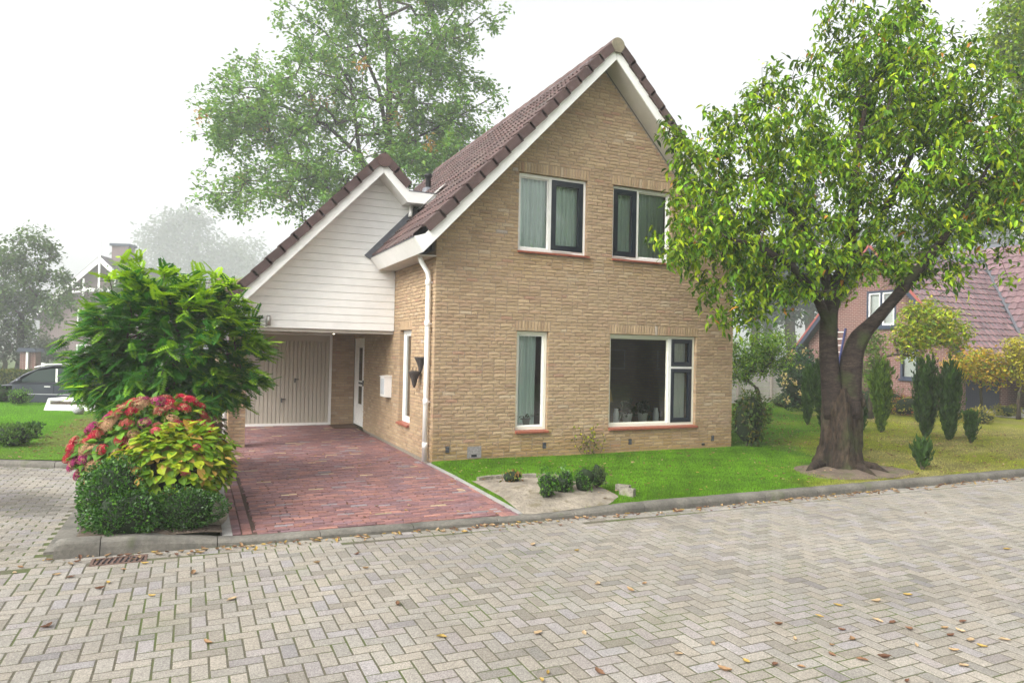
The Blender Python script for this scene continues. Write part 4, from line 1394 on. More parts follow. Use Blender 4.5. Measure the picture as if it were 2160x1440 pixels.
def pot_plant(x, y, z, lab, kind):
    t = thing('pot_plant', lab, 'plant', (x, y, z))
    part('pot', G().lathe([(0, 0), (.075, 0), (.10, .17), (.106, .175), (.106, .195), (.09, .195), (.085, .16), (0, .16)], (x, y, z), 18), MT['pot' if kind == 'bush' else 'greypot'], t, True)
    g = G()
    if kind == 'bush':
        for k in range(170):
            a, e = rng.uniform(0, 6.28), rng.uniform(-.5, 1.4)
            r = rng.uniform(.05, .20)
            p = np.array([x + r * math.cos(a) * math.cos(e) * 1.2, y + .6 * r * math.sin(a) * math.cos(e), z + .24 + .95 * r * math.sin(e)])
            d = rng.normal(size=3) * .026; d2 = rng.normal(size=3) * .022
            g.add([p, p + d + d2, p + 2 * d, p + d - d2], [(0, 1, 2, 3)], (.025, .06, .02))
    else:
        for k in range(26):
            a = rng.uniform(0, 6.28); L = rng.uniform(.25, .42)
            d = np.array([math.cos(a), .6 * math.sin(a), 0])
            pts = [np.array([x, y, z + .17]) + d * L * t_ + np.array([0, 0, L * (1.0 * t_ - .85 * t_ * t_)]) * rng.uniform(.5, 1.25) for t_ in (0, .35, .7, 1)]
            s = np.array([-math.sin(a), math.cos(a), 0]) * .016
            V = [pts[0] - s * .6, pts[0] + s * .6, pts[1] + s, pts[1] - s, pts[2] + s * .8, pts[2] - s * .8, pts[3]]
            g.add(V, [(0, 1, 2, 3), (3, 2, 4, 5), (5, 4, 6)], (.03, .075, .03))
    part('foliage', g, MT['leafmatt'], t)


pot_plant(4.10, .31, .54, 'leafy plant in left white pot on the big window sill', 'bush')
pot_plant(4.47, .31, .54, 'leafy plant in right white pot on the big window sill', 'bush')
pot_plant(1.86, .29, .50, 'spiky plant in grey pot behind the narrow window', 'spiky')
t = thing('cup', 'small white cup on the narrow window sill', 'cup', (1.76, .25, .55))
part('bowl', G().lathe([(0, 0), (.025, 0), (.045, .045), (.04, .045), (.02, .006), (0, .006)], (1.76, .25, .565), 14), MT['pot'], t, True)
part('handle', G().tube([(1.72, .25, .60), (1.695, .25, .595), (1.70, .25, .575), (1.73, .25, .572)], .004, 5), MT['pot'], t)
# ------------------------------------------------------------------ vegetation
def leaf_base(w=.5, fold=.18, curl=.25, wave=0):
    """leaf along +y (length 1), folded on the midrib, tip curling down"""
    V = [(0, 0, 0), (-w * .42, .28, fold * .42), (0, .30, 0), (w * .42, .28, fold * .42),
         (-w * .45, .62, fold * .40 - curl * .3), (0, .64, -curl * .35), (w * .45, .62, fold * .40 - curl * .3), (0, 1, -curl)]
    T = np.array([(0, 2, 1), (0, 3, 2), (4, 5, 7), (5, 6, 7)])
    Q = np.array([(1, 2, 5, 4), (2, 3, 6, 5)])
    return np.array(V, float), [T, Q]


LEAF = leaf_base(.38, .14, .32)
BROAD = leaf_base(.72, .14, .22)
DIAMOND = (np.array([(0, 0, 0), (-.28, .45, .06), (0, 1, -.08), (.28, .45, .06)], float), [np.array([(0, 1, 2, 3)])])
TINY = (np.array([(0, 0, 0), (-.36, .5, .05), (0, 1, 0), (.36, .5, .05)], float), [np.array([(0, 1, 2, 3)])])


def pinnate(pairs=8):
    """compound leaf along +y with opposite leaflets"""
    V, Q = [], []
    def leaflet(base, d, L, w_):
        d = np.array(d) / np.linalg.norm(d)
        s = np.cross((0, 0, 1.0), d)
        n = len(V)
        b = np.array(base)
        V.extend([b, b + d * L * .45 + s * w_ - np.array([0, 0, .01]), b + d * L - np.array([0, 0, .05 * L]), b + d * L * .45 - s * w_ - np.array([0, 0, .01])])
        Q.append((n, n + 1, n + 2, n + 3))
    for i in range(pairs):
        t = .14 + .80 * i / (pairs - 1)
        L = .26 * (1 - .35 * abs(t - .45) / .5)
        zz = -.22 * t * t
        for sg in (-1, 1):
            leaflet((0, t, zz), (sg * 1, .38, -.18), L * 1.05, .060)
    leaflet((0, .96, -.22), (0, 1, -.3), .2, .055)
    n = len(V)
    V.extend([np.array(q) for q in ((-.008, 0, 0), (.008, 0, 0), (.006, .5, -.055), (-.006, .5, -.055), (.004, 1, -.22), (-.004, 1, -.22))])
    Q += [(n, n + 1, n + 2, n + 3), (n + 3, n + 2, n + 4, n + 5)]
    return np.array(V, float), [np.array(Q)]


PINN = pinnate(9)


def unit(n):
    v = rng.normal(size=(n, 3))
    return v / np.linalg.norm(v, axis=1)[:, None]


def in_ellipsoids(E, n, shell=.45):
    """E rows: cx cy cz rx ry rz weight; points biased to the shell"""
    E = np.asarray(E, float)
    p = E[:, 6] * (E[:, 3] * E[:, 4] * E[:, 5]) ** (2 / 3)
    k = rng.choice(len(E), n, p=p / p.sum())
    r = rng.random(n) ** shell
    return E[k, :3] + unit(n) * r[:, None] * E[k, 3:6]


def grow(nodes, parents, attractors, step=.35, up=.12, noise=.06, pen=.35):
    """connect attractors to the nearest wood; returns positions, parents, tips"""
    pos = [np.asarray(q, float) for q in nodes]
    par = list(parents)
    dep = [0.0] * len(pos)
    for i, p in enumerate(par):
        if p >= 0: dep[i] = dep[p] + np.linalg.norm(pos[i] - pos[p])
    A = np.asarray(attractors, float)
    P0 = np.array(pos)
    d0 = np.array([np.linalg.norm(P0 - a, axis=1).min() for a in A])
    tips = []
    cap = len(pos) + len(A) * 14
    buf = np.zeros((cap, 3)); buf[:len(pos)] = pos
    db = np.zeros(cap); db[:len(pos)] = dep
    n = len(pos)
    for a in A[np.argsort(d0)]:
        d = np.linalg.norm(buf[:n] - a, axis=1)
        j = int(np.argmin(d + pen * .12 * db[:n]))
        L = d[j]
        k = min(max(1, int(round(L / step))), 12)
        s, prev = buf[j].copy(), j
        for q in range(1, k + 1):
            t = q / k
            p = s + (a - s) * t + np.array([0, 0, up * L * math.sin(math.pi * t)]) + (rng.normal(0, noise * step, 3) if q < k else 0)
            buf[n] = p; db[n] = db[prev] + L / k; par.append(prev); prev = n; n += 1
        tips.append(prev)
    return buf[:n].copy(), np.array(par), np.array(tips)


def radii(pos, par, tip_r=.006, e=2.3):
    n = len(pos)
    acc = np.zeros(n)
    child = np.zeros(n, int)
    for i in range(n - 1, -1, -1):
        if child[i] == 0: acc[i] = tip_r ** e
        if par[i] >= 0:
            acc[par[i]] += acc[i]; child[par[i]] += 1
    return acc ** (1 / e)


def wood(pos, par, rad, g=None, sides=6, skip=None, rmax=9):
    idx = np.where(par >= 0)[0]
    if skip is not None: idx = idx[idx >= skip]
    a, b = pos[par[idx]], pos[idx]
    ra, rb = np.minimum(rad[par[idx]], rad[idx] * 1.5), rad[idx]
    ra, rb = np.minimum(ra, rmax), np.minimum(rb, rmax)
    d = b - a
    d /= np.linalg.norm(d, axis=1)[:, None] + 1e-9
    ref = np.where(np.abs(d[:, 2:3]) < .9, np.array([[0, 0, 1.0]]), np.array([[1.0, 0, 0]]))
    x = np.cross(d, ref); x /= np.linalg.norm(x, axis=1)[:, None]
    y = np.cross(d, x)
    th = np.arange(sides) * 2 * math.pi / sides
    c, s_ = np.cos(th), np.sin(th)
    ringd = x[:, None, :] * c[None, :, None] + y[:, None, :] * s_[None, :, None]
    V = np.stack([(a - d * ra[:, None] * .25)[:, None] + ringd * ra[:, None, None], (b + d * rb[:, None] * .25)[:, None] + ringd * rb[:, None, None]], 1).reshape(-1, 3)
    j = np.arange(sides); k = (j + 1) % sides
    F0 = np.stack([j, k, sides + k, sides + j], -1)
    F = (F0[None] + (np.arange(len(idx)) * 2 * sides)[:, None, None]).reshape(-1, 4)
    g = g or G()
    return g.add(V, F)


def clump_leaves(tips, n_per, spread, size, droop=.7, flat=.0, out_from=None):
    """leaves round each tip: positions, direction, normal, size"""
    n = len(tips) * n_per
    T = np.repeat(tips, n_per, axis=0)
    P = T + rng.normal(size=(n, 3)) * spread
    d = unit(n)
    d[:, 2] *= .5
    if out_from is not None:
        o = T - np.asarray(out_from)
        o /= np.linalg.norm(o, axis=1)[:, None] + 1e-9
        d = d + .7 * o
    d[:, 2] -= droop
    nz = unit(n) * .55 + np.array([0, 0, 1.0])
    s = size * rng.uniform(.65, 1.25, n)
    return P, d, nz, s


def jitter_cols(pal, n, p=None, j=.12):
    pal = np.asarray(pal, float)
    return pal[rng.choice(len(pal), n, p=p)] * np.clip(rng.normal(1, j, n), .5, 1.6)[:, None]


def vis_score(P):
    D = P - CAM
    z = D @ FWD
    u, v = np.abs(D @ RGT / z) * FPX, np.abs(D @ UPV / z) * FPX
    return np.linalg.norm(D, axis=1) + np.where((u > 1070) | (v > 712), 1e4, 0)


# ---------- the cherry tree
B0 = np.array([6.40, -2.68, 0.0])
cherry = thing('cherry_tree', 'big leaning cherry tree with thick forked trunk on the front lawn', 'tree', B0)
DC = 11.9
def cp(u, v, dd=0.0): return at(u, v, DC + dd)
def flute(t, th):
    r = 1 + .11 * np.sin(3 * th + 1.0 + 2 * t) + .09 * np.sin(5 * th + .3) + .06 * np.sin(9 * th + 4 * t) + .045 * np.sin(17 * th + 3 * t) + .03 * np.sin(29 * th + 5 * t)
    return r + np.maximum(0, (.22 - t) / .22) ** 2 * (.35 * np.maximum(0, np.sin(2 * th + .5)) + .28 * np.maximum(0, np.sin(3 * th - 1.0)) + .15 * np.sin(7 * th))
trunk_path = [cp(1772, 1002) * np.array([1, 1, 0]) + np.array([0, 0, -.06]), cp(1772, 985), cp(1772, 965), cp(1774, 945), cp(1775, 920), cp(1775, 895), cp(1775, 870), cp(1775, 845), cp(1775, 818)]
def densify(path, rr, n):
    P_ = np.asarray(path, float)
    t_ = np.concatenate([[0], np.cumsum(np.linalg.norm(np.diff(P_, axis=0), axis=1))])
    q_ = np.linspace(0, t_[-1], n)
    A_ = np.stack([np.interp(q_, t_, P_[:, i]) for i in range(3)], 1)
    A_[1:-1] = .25 * A_[:-2] + .5 * A_[1:-1] + .25 * A_[2:]
    A_[1:-1] = .25 * A_[:-2] + .5 * A_[1:-1] + .25 * A_[2:]
    return A_, np.interp(q_, t_, rr)
bn_ = np.random.default_rng(4)
bk, bp_ = bn_.normal(size=(14, 2)) * np.array([9, 7]), bn_.uniform(0, 6.28, 14)
def bark_flute(t, th):
    rough = sum(np.sin(round(bk[i, 0] * 1.6) * th + bk[i, 1] * 3.2 * t + bp_[i]) for i in range(14)) / 14
    return flute(t, th) * (1 + .17 * rough)
tr = part('trunk', G().tube(*densify(trunk_path, [.45, .41, .35, .325, .305, .295, .29, .275, .19], 60), 128, flute=bark_flute), MT['bark'], cherry, True)
def flute2(t, th): return 1 + .06 * np.sin(3 * th + 4 * t) + .05 * np.sin(7 * th + 2 * t) + .05 * np.sin(23 * t + 2 * th) * np.sin(41 * t)
lim1 = [cp(1762, 880), cp(1756, 830), cp(1750, 770), cp(1747, 700), cp(1750, 650), cp(1765, 600, .1), cp(1790, 540, .1), cp(1800, 460, .0), cp(1800, 380, 0), cp(1815, 290, 0), cp(1830, 190, 0)]
lim2 = [cp(1790, 880, -.05), cp(1794, 820, -.05), cp(1796, 760, -.1), cp(1808, 715, -.1), cp(1850, 672, -.2), cp(1900, 615, -.3), cp(1945, 560, -.4), cp(2000, 490, -.5), cp(2050, 420, -.5), cp(2090, 340, -.4)]
lim3 = [cp(1750, 660, .05), cp(1752, 620, .1), cp(1735, 560, .2), cp(1700, 490, .2), cp(1655, 430, .1), cp(1600, 380, 0)]
lim4 = [cp(1780, 570, .1), cp(1830, 500, .5), cp(1880, 420, .8), cp(1920, 330, 1.0), cp(1950, 240, 1.0)]
lim5 = [cp(1752, 690, .0), cp(1720, 620, -.4), cp(1670, 560, -.7), cp(1600, 520, -.9), cp(1530, 500, -.9)]
for pth, rr in ((lim1, [.19, .175, .15, .138, .13, .12, .10, .085, .07, .05, .025]), (lim2, [.20, .185, .17, .15, .10, .085, .07, .055, .04, .02]), (lim3, [.10, .10, .085, .07, .05, .025]),
                (lim4, [.09, .08, .065, .045, .02]), (lim5, [.085, .075, .06, .045, .02])):
    part('limb', G().tube(*densify(pth, rr, 40), 24, flute=flute2), MT['limb'], cherry, True)
part('burr', G().blob(cp(1806, 845, -.02), (.16, .16, .17), 5, .35, 20, 14), MT['bark'], cherry, True)
# roots
for (u, v, u2, v2, r) in ((1810, 985, 1880, 998, .10), (1735, 985, 1700, 994, .10), (1790, 985, 1850, 1004, .10)):
    a = cp(u, v) * np.array([1, 1, 0]) + np.array([0, 0, .07]); b = np.array([*(CAM + (at(u2, v2, DC) - CAM) * (1.86 / (CAM[2] - at(u2, v2, DC)[2])))[:2], .0])
    part('root', G().tube([a, (a + b) / 2 + np.array([0, 0, .05]), b], [r, r * .8, .03], 12), MT['bark'], cherry, True)
m2 = FPX / DC
ell = []
for (u, v, ru, rv, dd, rd, wgt) in ((1800, 300, 290, 200, .2, 2.0, 1.0), (1610, 390, 190, 170, -.2, 1.6, 1.1), (1500, 470, 125, 110, -.5, 1.1, 1.0), (1450, 330, 40, 55, -.3, .5, .45), (1425, 260, 22, 45, -.3, .25, 1.2),
                                    (1530, 270, 90, 60, -.2, .8, .5), (1615, 190, 45, 70, 0, .5, .45), (1840, 110, 130, 120, .2, 1.3, 1.0), (1790, 20, 60, 60, .1, .6, .7), (1900, 30, 60, 60, .2, .6, .7),
                                    (2010, 330, 170, 190, .0, 1.8, 1.0), (2010, 490, 150, 80, -.4, 1.3, 1.0), (1690, 540, 190, 85, -.3, 1.4, 1.1), (1560, 600, 95, 75, -.3, .8, .9), (1920, 190, 150, 130, .3, 1.4, .9),
                                    (2080, 170, 50, 80, .2, .7, .4), (1395, 505, 45, 28, -.8, .4, .9), (2110, 420, 70, 90, -.2, 1.2, .9), (2190, 360, 80, 110, 0, 1.2, .9), (1500, 640, 30, 40, -.4, .4, .5), (1880, 560, 90, 60, .5, .8, .9), (2140, 300, 60, 150, .3, 1.4, .9), (1440, 560, 35, 40, -.6, .4, .7), (2060, 590, 70, 35, -.5, .7, .25), (1960, 580, 70, 30, -.3, .8, .4), (1560, 665, 55, 35, -.4, .6, .7), (1640, 610, 95, 45, -.3, .9, .9), (1760, 600, 80, 40, .6, .8, .6)):
    c = cp(u, v, dd)
    ell.append([*c, ru / m2, ru / m2 * .0 + rd, rv / m2, wgt])
ell = np.array(ell)
def sample_view(E, n, shell):
    """ellipsoids with axes along the view: right, forward, up"""
    p = E[:, 6] * (E[:, 3] * E[:, 4] * E[:, 5]) ** (2 / 3)
    k = rng.choice(len(E), n, p=p / p.sum())
    q = unit(n) * (rng.random(n) ** shell)[:, None]
    rh = np.array([RGT[0], RGT[1], 0]); fh = np.array([FWD[0], FWD[1], 0])
    return E[k, :3] + rh * (q[:, 0] * E[k, 3])[:, None] + fh * (q[:, 1] * E[k, 4])[:, None] + np.array([0, 0, 1.0]) * (q[:, 2] * E[k, 5])[:, None]
att = sample_view(ell, 1500, .40)
att = att[(att[:, 2] > 2.1)]
nodes, par = [], []
for pth in (lim1, lim2, lim3, lim4, lim5):
    pth = pth[2:] if pth in (lim1, lim2) else pth
    for i, q in enumerate(pth):
        if i:
            nodes.append((np.asarray(pth[i - 1]) + q) / 2); par.append(len(nodes) - 2)
        nodes.append(q); par.append(len(nodes) - 2 if i else -1)
n0 = len(nodes)
pos, par, tips = grow(nodes, par, att, step=.26, up=.14, noise=.22)
rad = radii(pos, par, .0045, 2.25)
part('branches', wood(pos, par, rad, sides=6, skip=n0, rmax=.07), MT['twig'], cherry, kind='stuff')
tp = pos[tips]
seg = pos[par[tips]]
pal = [(.095, .205, .009), (.15, .275, .010), (.23, .345, .011), (.048, .12, .010), (.34, .43, .013)]
def cherry_leaves(T, npr, spread, size, bright):
    P, d, nz, s = clump_leaves(T, npr, spread, size, droop=.45)
    c = jitter_cols(pal, len(P), [.27, .27, .2, .16, .10])
    c *= np.repeat(np.clip(rng.normal(.95, .33, len(T)), .4, 1.8), npr)[:, None]
    hi = np.clip((P[:, 2] - 4.2) / 3.5, 0, 1)
    return P, d, nz, s, c
Pa, da, na, sa, ca = cherry_leaves(tp, 17, .085, .132, 1)
mid = tp + (seg - tp) * rng.uniform(.2, 1, (len(tp), 1))
Pb, db, nb_, sb, cb = cherry_leaves(mid, 8, .10, .125, 1)
P = np.concatenate([Pa, Pb]); d = np.concatenate([da, db]); nz = np.concatenate([na, nb_]); s = np.concatenate([sa, sb]); c = np.concatenate([ca, cb])
yl = rng.random(len(P)) < .006
c[yl] = (.45, .20, .03)
pieces(cherry, 'leaf', LEAF, frames(P, d, nz, s, s, s), c, MT['leaf'], limit=300, rest='crown', score=vis_score(P))


# ---------- generic trees
def tree(name, label, base, trunk_h, trunk_r, E, natt, nleaf, lsize, pal, lp=None, mat='leaf', base_leaf=DIAMOND, spread=.3, step=.7, shell=.4, droop=.3, tip=.01, lean=(0, 0), extra=None, wmat='bark', group=None, spots=None, cat='tree', tname='trunk', limit=0, bright=None, k=1.0, clump=None):
    trunk_h, trunk_r, lsize, spread, step, tip = [q * k for q in (trunk_h, trunk_r, lsize, spread, step, tip)]
    base = np.asarray(base, float)
    t = thing(name, label, cat, base, group)
    n = 7
    path = [base + np.array([lean[0] * (i / (n - 1)) ** 1.3, lean[1] * (i / (n - 1)) ** 1.3, trunk_h * i / (n - 1) - .1 * (i == 0)]) + (rng.normal(0, trunk_r * .25, 3) * np.array([1, 1, 0]) if 0 < i < n - 1 else 0) for i in range(n)]
    part(tname, G().tube(path, [trunk_r * q for q in (1.35, 1.08, 1, .95, .9, .85, .7)], 14), MT[wmat], t, True)
    E = np.asarray(E, float)
    A = sample_view(E, natt // clump[0], shell) if clump else sample_view(E, natt, shell)
    if clump:
        A = np.repeat(A, clump[0], 0) + rng.normal(0, clump[1] * k, (len(A) * clump[0], 3)) * np.array([1, 1, .6])
    A = A[A[:, 2] > base[2] + .15]
    nodes = path[3:] + (extra or [])
    par = [-1] + list(range(len(nodes) - 1))
    pos, par, tips = grow(nodes, par, A, step=step, up=.10, noise=.2)
    rad = radii(pos, par, tip, 2.35)
    part('branches', wood(pos, par, rad, sides=5, skip=1, rmax=trunk_r * .72), MT['twig' if wmat == 'bark' else wmat], t)
    T = pos[tips]
    P, d, nz, s = clump_leaves(T, nleaf, spread, lsize, droop=droop)
    c = jitter_cols(pal, len(P), lp, .14)
    if spots:                                  # clumps that have turned colour
        frac, sc_ = spots
        kk = np.repeat(rng.random(len(T)) < frac, nleaf)
        c[kk] = np.asarray(sc_) * rng.normal(1, .15, kk.sum())[:, None]
    if bright is not None: c = bright(P, c)
    ok = P[:, 2] > base[2] + .03
    pieces(t, 'leaf', base_leaf, frames(P, d, nz, s, s, s)[ok], c[ok], MT[mat], limit=limit, rest='crown', score=vis_score(P[ok]))
    return t


def EV(rows, D):
    """rows (u, v, ru, rv, depth offset, depth radius, weight) in photo pixels at distance D"""
    m = FPX / D
    return [[*at(u, v, D + dd), ru / m, rd, rv / m, w_] for (u, v, ru, rv, dd, rd, w_) in rows]


def ground_at(u, D, z=0.0):
    p = at(u, 740, D)
    return np.array([p[0], p[1], z])


# the oak behind the carport
DO = 40.0
ob = ground_at(815, DO)
Eo = EV([(760, 250, 230, 170, 0, 4, 1), (560, 230, 120, 140, 0, 3, 1), (480, 250, 75, 90, -.5, 2, .8), (500, 380, 80, 70, -.5, 2, .7), (640, 400, 130, 60, -1, 3, .8), (880, 90, 130, 110, 0, 3, .9), (720, 60, 110, 90, 0, 3, .9),
         (960, 240, 90, 120, .5, 3, .7), (1060, 215, 40, 60, .5, 1, .35), (900, 330, 110, 60, 0, 3, .9), (1010, 320, 70, 60, 0, 2, .7), (800, -60, 220, 80, 0, 4, .8), (640, 30, 50, 30, 0, 1, .4), (960, 30, 60, 60, 0, 2, .5), (1000, 130, 40, 40, 0, 1, .35), (480, 420, 30, 50, -.5, 1, .4)], DO)
oextra = [at(820, 300, DO), at(822, 200, DO), at(818, 100, DO)]
oak = tree('oak_tree', 'large misty oak with some orange leaves behind the carport roof', ob, 7.2, .36, Eo, 1600, 31, .20, [(.135, .28, .045), (.16, .32, .048), (.105, .235, .042), (.21, .345, .05)], spread=.16, step=.9, droop=.1, tip=.013, clump=(7, .50), k=1.4, extra=oextra, spots=(.014, (.42, .24, .05)))
for pth, rr in (([(800, 420), (760, 330), (690, 265), (600, 225), (520, 205)], .17), ([(760, 340), (752, 270), (740, 180), (700, 110)], .13), ([(818, 300), (800, 190), (770, 120), (730, 50)], .14), ([(822, 260), (850, 190), (900, 110), (960, 20)], .12), ([(822, 320), (880, 290), (960, 250), (1040, 205)], .09)):
    pts = [at(u, v, DO + .3 * i) for i, (u, v) in enumerate(pth)]
    part('limb', G().tube(pts, np.linspace(rr, rr * .35, len(pts)), 10), MT['bark'], oak, True)
part('limb', G().tube([at(815, 380, DO), at(818, 330, DO), at(821, 250, DO), at(822, 160, DO), at(818, 60, DO)], [.27, .24, .2, .15, .08], 12), MT['bark'], oak, True)

# trees on the left, fading into the fog
gl = [(.085, .155, .045), (.11, .185, .048), (.065, .12, .04)]
DL = 50.0
tree('street_tree', 'hazy street tree with slim trunk at the left edge', ground_at(42, DL), 2.8, .17, EV([(55, 620, 95, 100, 0, 2, 1), (40, 540, 70, 70, 0, 1.6, 1), (110, 640, 60, 50, 0, 1.5, .9), (90, 510, 40, 60, 0, 1, .5), (0, 600, 80, 110, 0, 2, 1), (140, 560, 25, 30, 0, .6, .3), (80, 480, 25, 35, 0, .6, .35)], DL), 380, 30, .21, gl, spread=.17, step=.6, droop=.4, tip=.009, clump=(5, .35), k=1.4, wmat='bark')
tree('garden_tree', 'low round grey green tree left of the brick outbuilding', ground_at(92, 56), 1.6, .10, EV([(92, 735, 45, 32, 0, 1.2, 1)], 56), 110, 24, .26, [(.05, .075, .035), (.06, .085, .04)], spread=.2, step=.5)
tree('garden_tree', 'small hazy tree in front of the gabled house with chimney', ground_at(255, 54), 3.2, .13, EV([(250, 610, 42, 45, 0, 1.5, 1), (225, 640, 40, 30, 0, 1, .8)], 54), 120, 24, .25, gl, spread=.22, step=.5)
fog = [(.075, .105, .05), (.065, .095, .045)]
tree('round_tree', 'tall faint tree in the fog left of the carport gable', ground_at(390, 250), 7, .4, EV([(370, 510, 85, 65, 0, 4, 1), (400, 470, 55, 35, 0, 3, .9), (440, 560, 80, 70, 0, 4, .9), (320, 530, 40, 60, 0, 2, .8)], 250), 330, 18, .55, fog, spread=.6, step=1.6, k=3.3, mat='leafmatt')
tree('round_tree', 'rounded very faint tree just left of the tiled carport verge', ground_at(520, 285), 6, .4, EV([(515, 560, 60, 70, 0, 5, 1), (470, 590, 60, 60, 0, 4, 1)], 285), 260, 18, .6, [(.08, .11, .05)], spread=.6, step=1.6, k=3.1, mat='leafmatt')
tree('round_tree', 'hazy shrub tree with reddish top behind the golden robinia', ground_at(450, 110), 1.6, .15, EV([(450, 640, 60, 50, 0, 2, 1)], 110), 120, 18, .6, [(.085, .11, .04), (.16, .10, .05)], spread=.6, step=1.6, mat='leafmatt')
tree('hedge_tree', 'dim dark hedge tree behind the left street tree', ground_at(10, 48), 1.0, .15, EV([(8, 735, 60, 45, 0, 2, 1), (-40, 720, 60, 60, 0, 2, 1)], 48), 140, 16, .3, [(.035, .05, .03)], spread=.3, step=.8, mat='leafmatt')

# right background: tall conifers and trees behind the neighbour, pale tree top at the right edge
dk_ = [(.022, .042, .026), (.03, .055, .03)]
for i, (u, v0, D, lab) in enumerate(((1668, 380, 66, 'tall dark conifer left of the cherry trunk'), (1708, 300, 74, 'taller dark conifer close behind the cherry trunk'), (1590, 430, 80, 'dark hazy conifer beside the house corner'), (1620, 520, 90, 'short hazy conifer between house and taller conifers'))):
    m = FPX / D
    hh = (745 - v0)
    tree('conifer', lab, ground_at(u, D), hh / m * .55, .34, EV([(u, v0 + hh * f, 14 + 36 * f, hh * .16, 0, (14 + 36 * f) / m, 1) for f in (.08, .22, .38, .55, .68)], D), 230, 18, .34, dk_, spread=.35, step=1.0, mat='leafmatt', droop=.6, wmat='bark', k=1.4, group='dark conifers behind the garden fence')
hz = [(.055, .075, .055), (.065, .09, .06)]
tree('far_tree', 'hazy broad tree above the neighbour\'s roof ridge', ground_at(2080, 120), 8, .4, EV([(2090, 470, 120, 55, 0, 5, 1), (2000, 500, 90, 50, 0, 4, 1), (1930, 500, 80, 50, 0, 4, 1)], 120), 300, 18, .95, hz, spread=.55, step=1.5, mat='leafmatt')
tree('far_tree', 'hazy broad tree behind the cherry crown', ground_at(1830, 130), 8, .4, EV([(1800, 540, 130, 90, 0, 5, 1), (1640, 590, 100, 90, 0, 4, 1)], 130), 300, 18, 1.0, hz, spread=.55, step=1.5, mat='leafmatt')
tree('maple_tree', 'bright yellow green tree top at the upper right corner', ground_at(2190, 24), 7.0, .22, EV([(2165, 60, 80, 95, 0, 1.6, 1.2), (2135, 100, 45, 60, 0, 1, 1), (2200, 160, 80, 60, 0, 1.5, 1), (2215, 270, 90, 80, 0, 1.7, .8), (2220, 380, 70, 60, 0, 1.4, .6)], 24), 420, 30, .17, [(.20, .33, .010), (.28, .36, .012), (.14, .26, .010)], spread=.22, step=.5)

# small trees in the neighbour's garden
yg = [(.25, .35, .018), (.32, .38, .020), (.14, .26, .018), (.36, .33, .025)]
tree('garden_maple', 'small yellow green tree in front of the neighbour\'s brick gable', np.array([15.7, 3.95, .02]), 1.5, .085, EV([(1965, 690, 65, 42, 0, 1.0, 1), (1925, 720, 45, 35, 0, .7, .9), (2005, 710, 35, 28, 0, .6, .8), (1950, 650, 35, 18, 0, .5, .8)], 21.5), 210, 24, .13, yg, spread=.12, step=.3, tip=.006, lean=(.2, .1))
tree('garden_maple', 'small orange and yellow tree before the dark garage doors', ground_at(2070, 23.5), 1.2, .05, EV([(2060, 775, 60, 25, 0, .8, 1), (2025, 765, 35, 20, 0, .6, .9), (2100, 790, 35, 25, 0, .6, .9), (2065, 750, 35, 14, 0, .5, .7)], 23.5), 170, 20, .12, [(.42, .34, .02), (.48, .29, .025), (.24, .32, .02)], spread=.12, step=.3, tip=.006)
tree('garden_maple', 'yellow shrub tree cut by the right picture edge', ground_at(2150, 23), .9, .06, EV([(2148, 745, 35, 35, 0, .7, 1), (2165, 785, 30, 25, 0, .6, 1)], 23), 110, 20, .12, [(.42, .36, .02), (.32, .34, .02)], spread=.12, step=.3, tip=.006)
tree('japanese_maple', 'layered green garden maple beside the pale plank fence', ground_at(1612, 21.5), .95, .085, EV([(1590, 735, 60, 32, 0, 1.0, 1), (1620, 765, 55, 28, 0, .9, .9), (1570, 780, 45, 25, 0, .7, .9), (1640, 725, 40, 25, 0, .7, .8)], 21.5), 240, 26, .10, [(.10, .21, .018), (.14, .27, .02), (.20, .32, .02), (.06, .14, .018)], spread=.12, step=.3, tip=.006, lean=(-.3, 0))
tree('slim_tree', 'slender light green shrub right of the cherry fork', ground_at(1835, 22), .9, .04, EV([(1840, 730, 22, 45, 0, .5, 1), (1830, 790, 16, 25, 0, .4, .6)], 22), 80, 20, .10, [(.08, .17, .02), (.12, .2, .025)], spread=.1, step=.3, tip=.006)


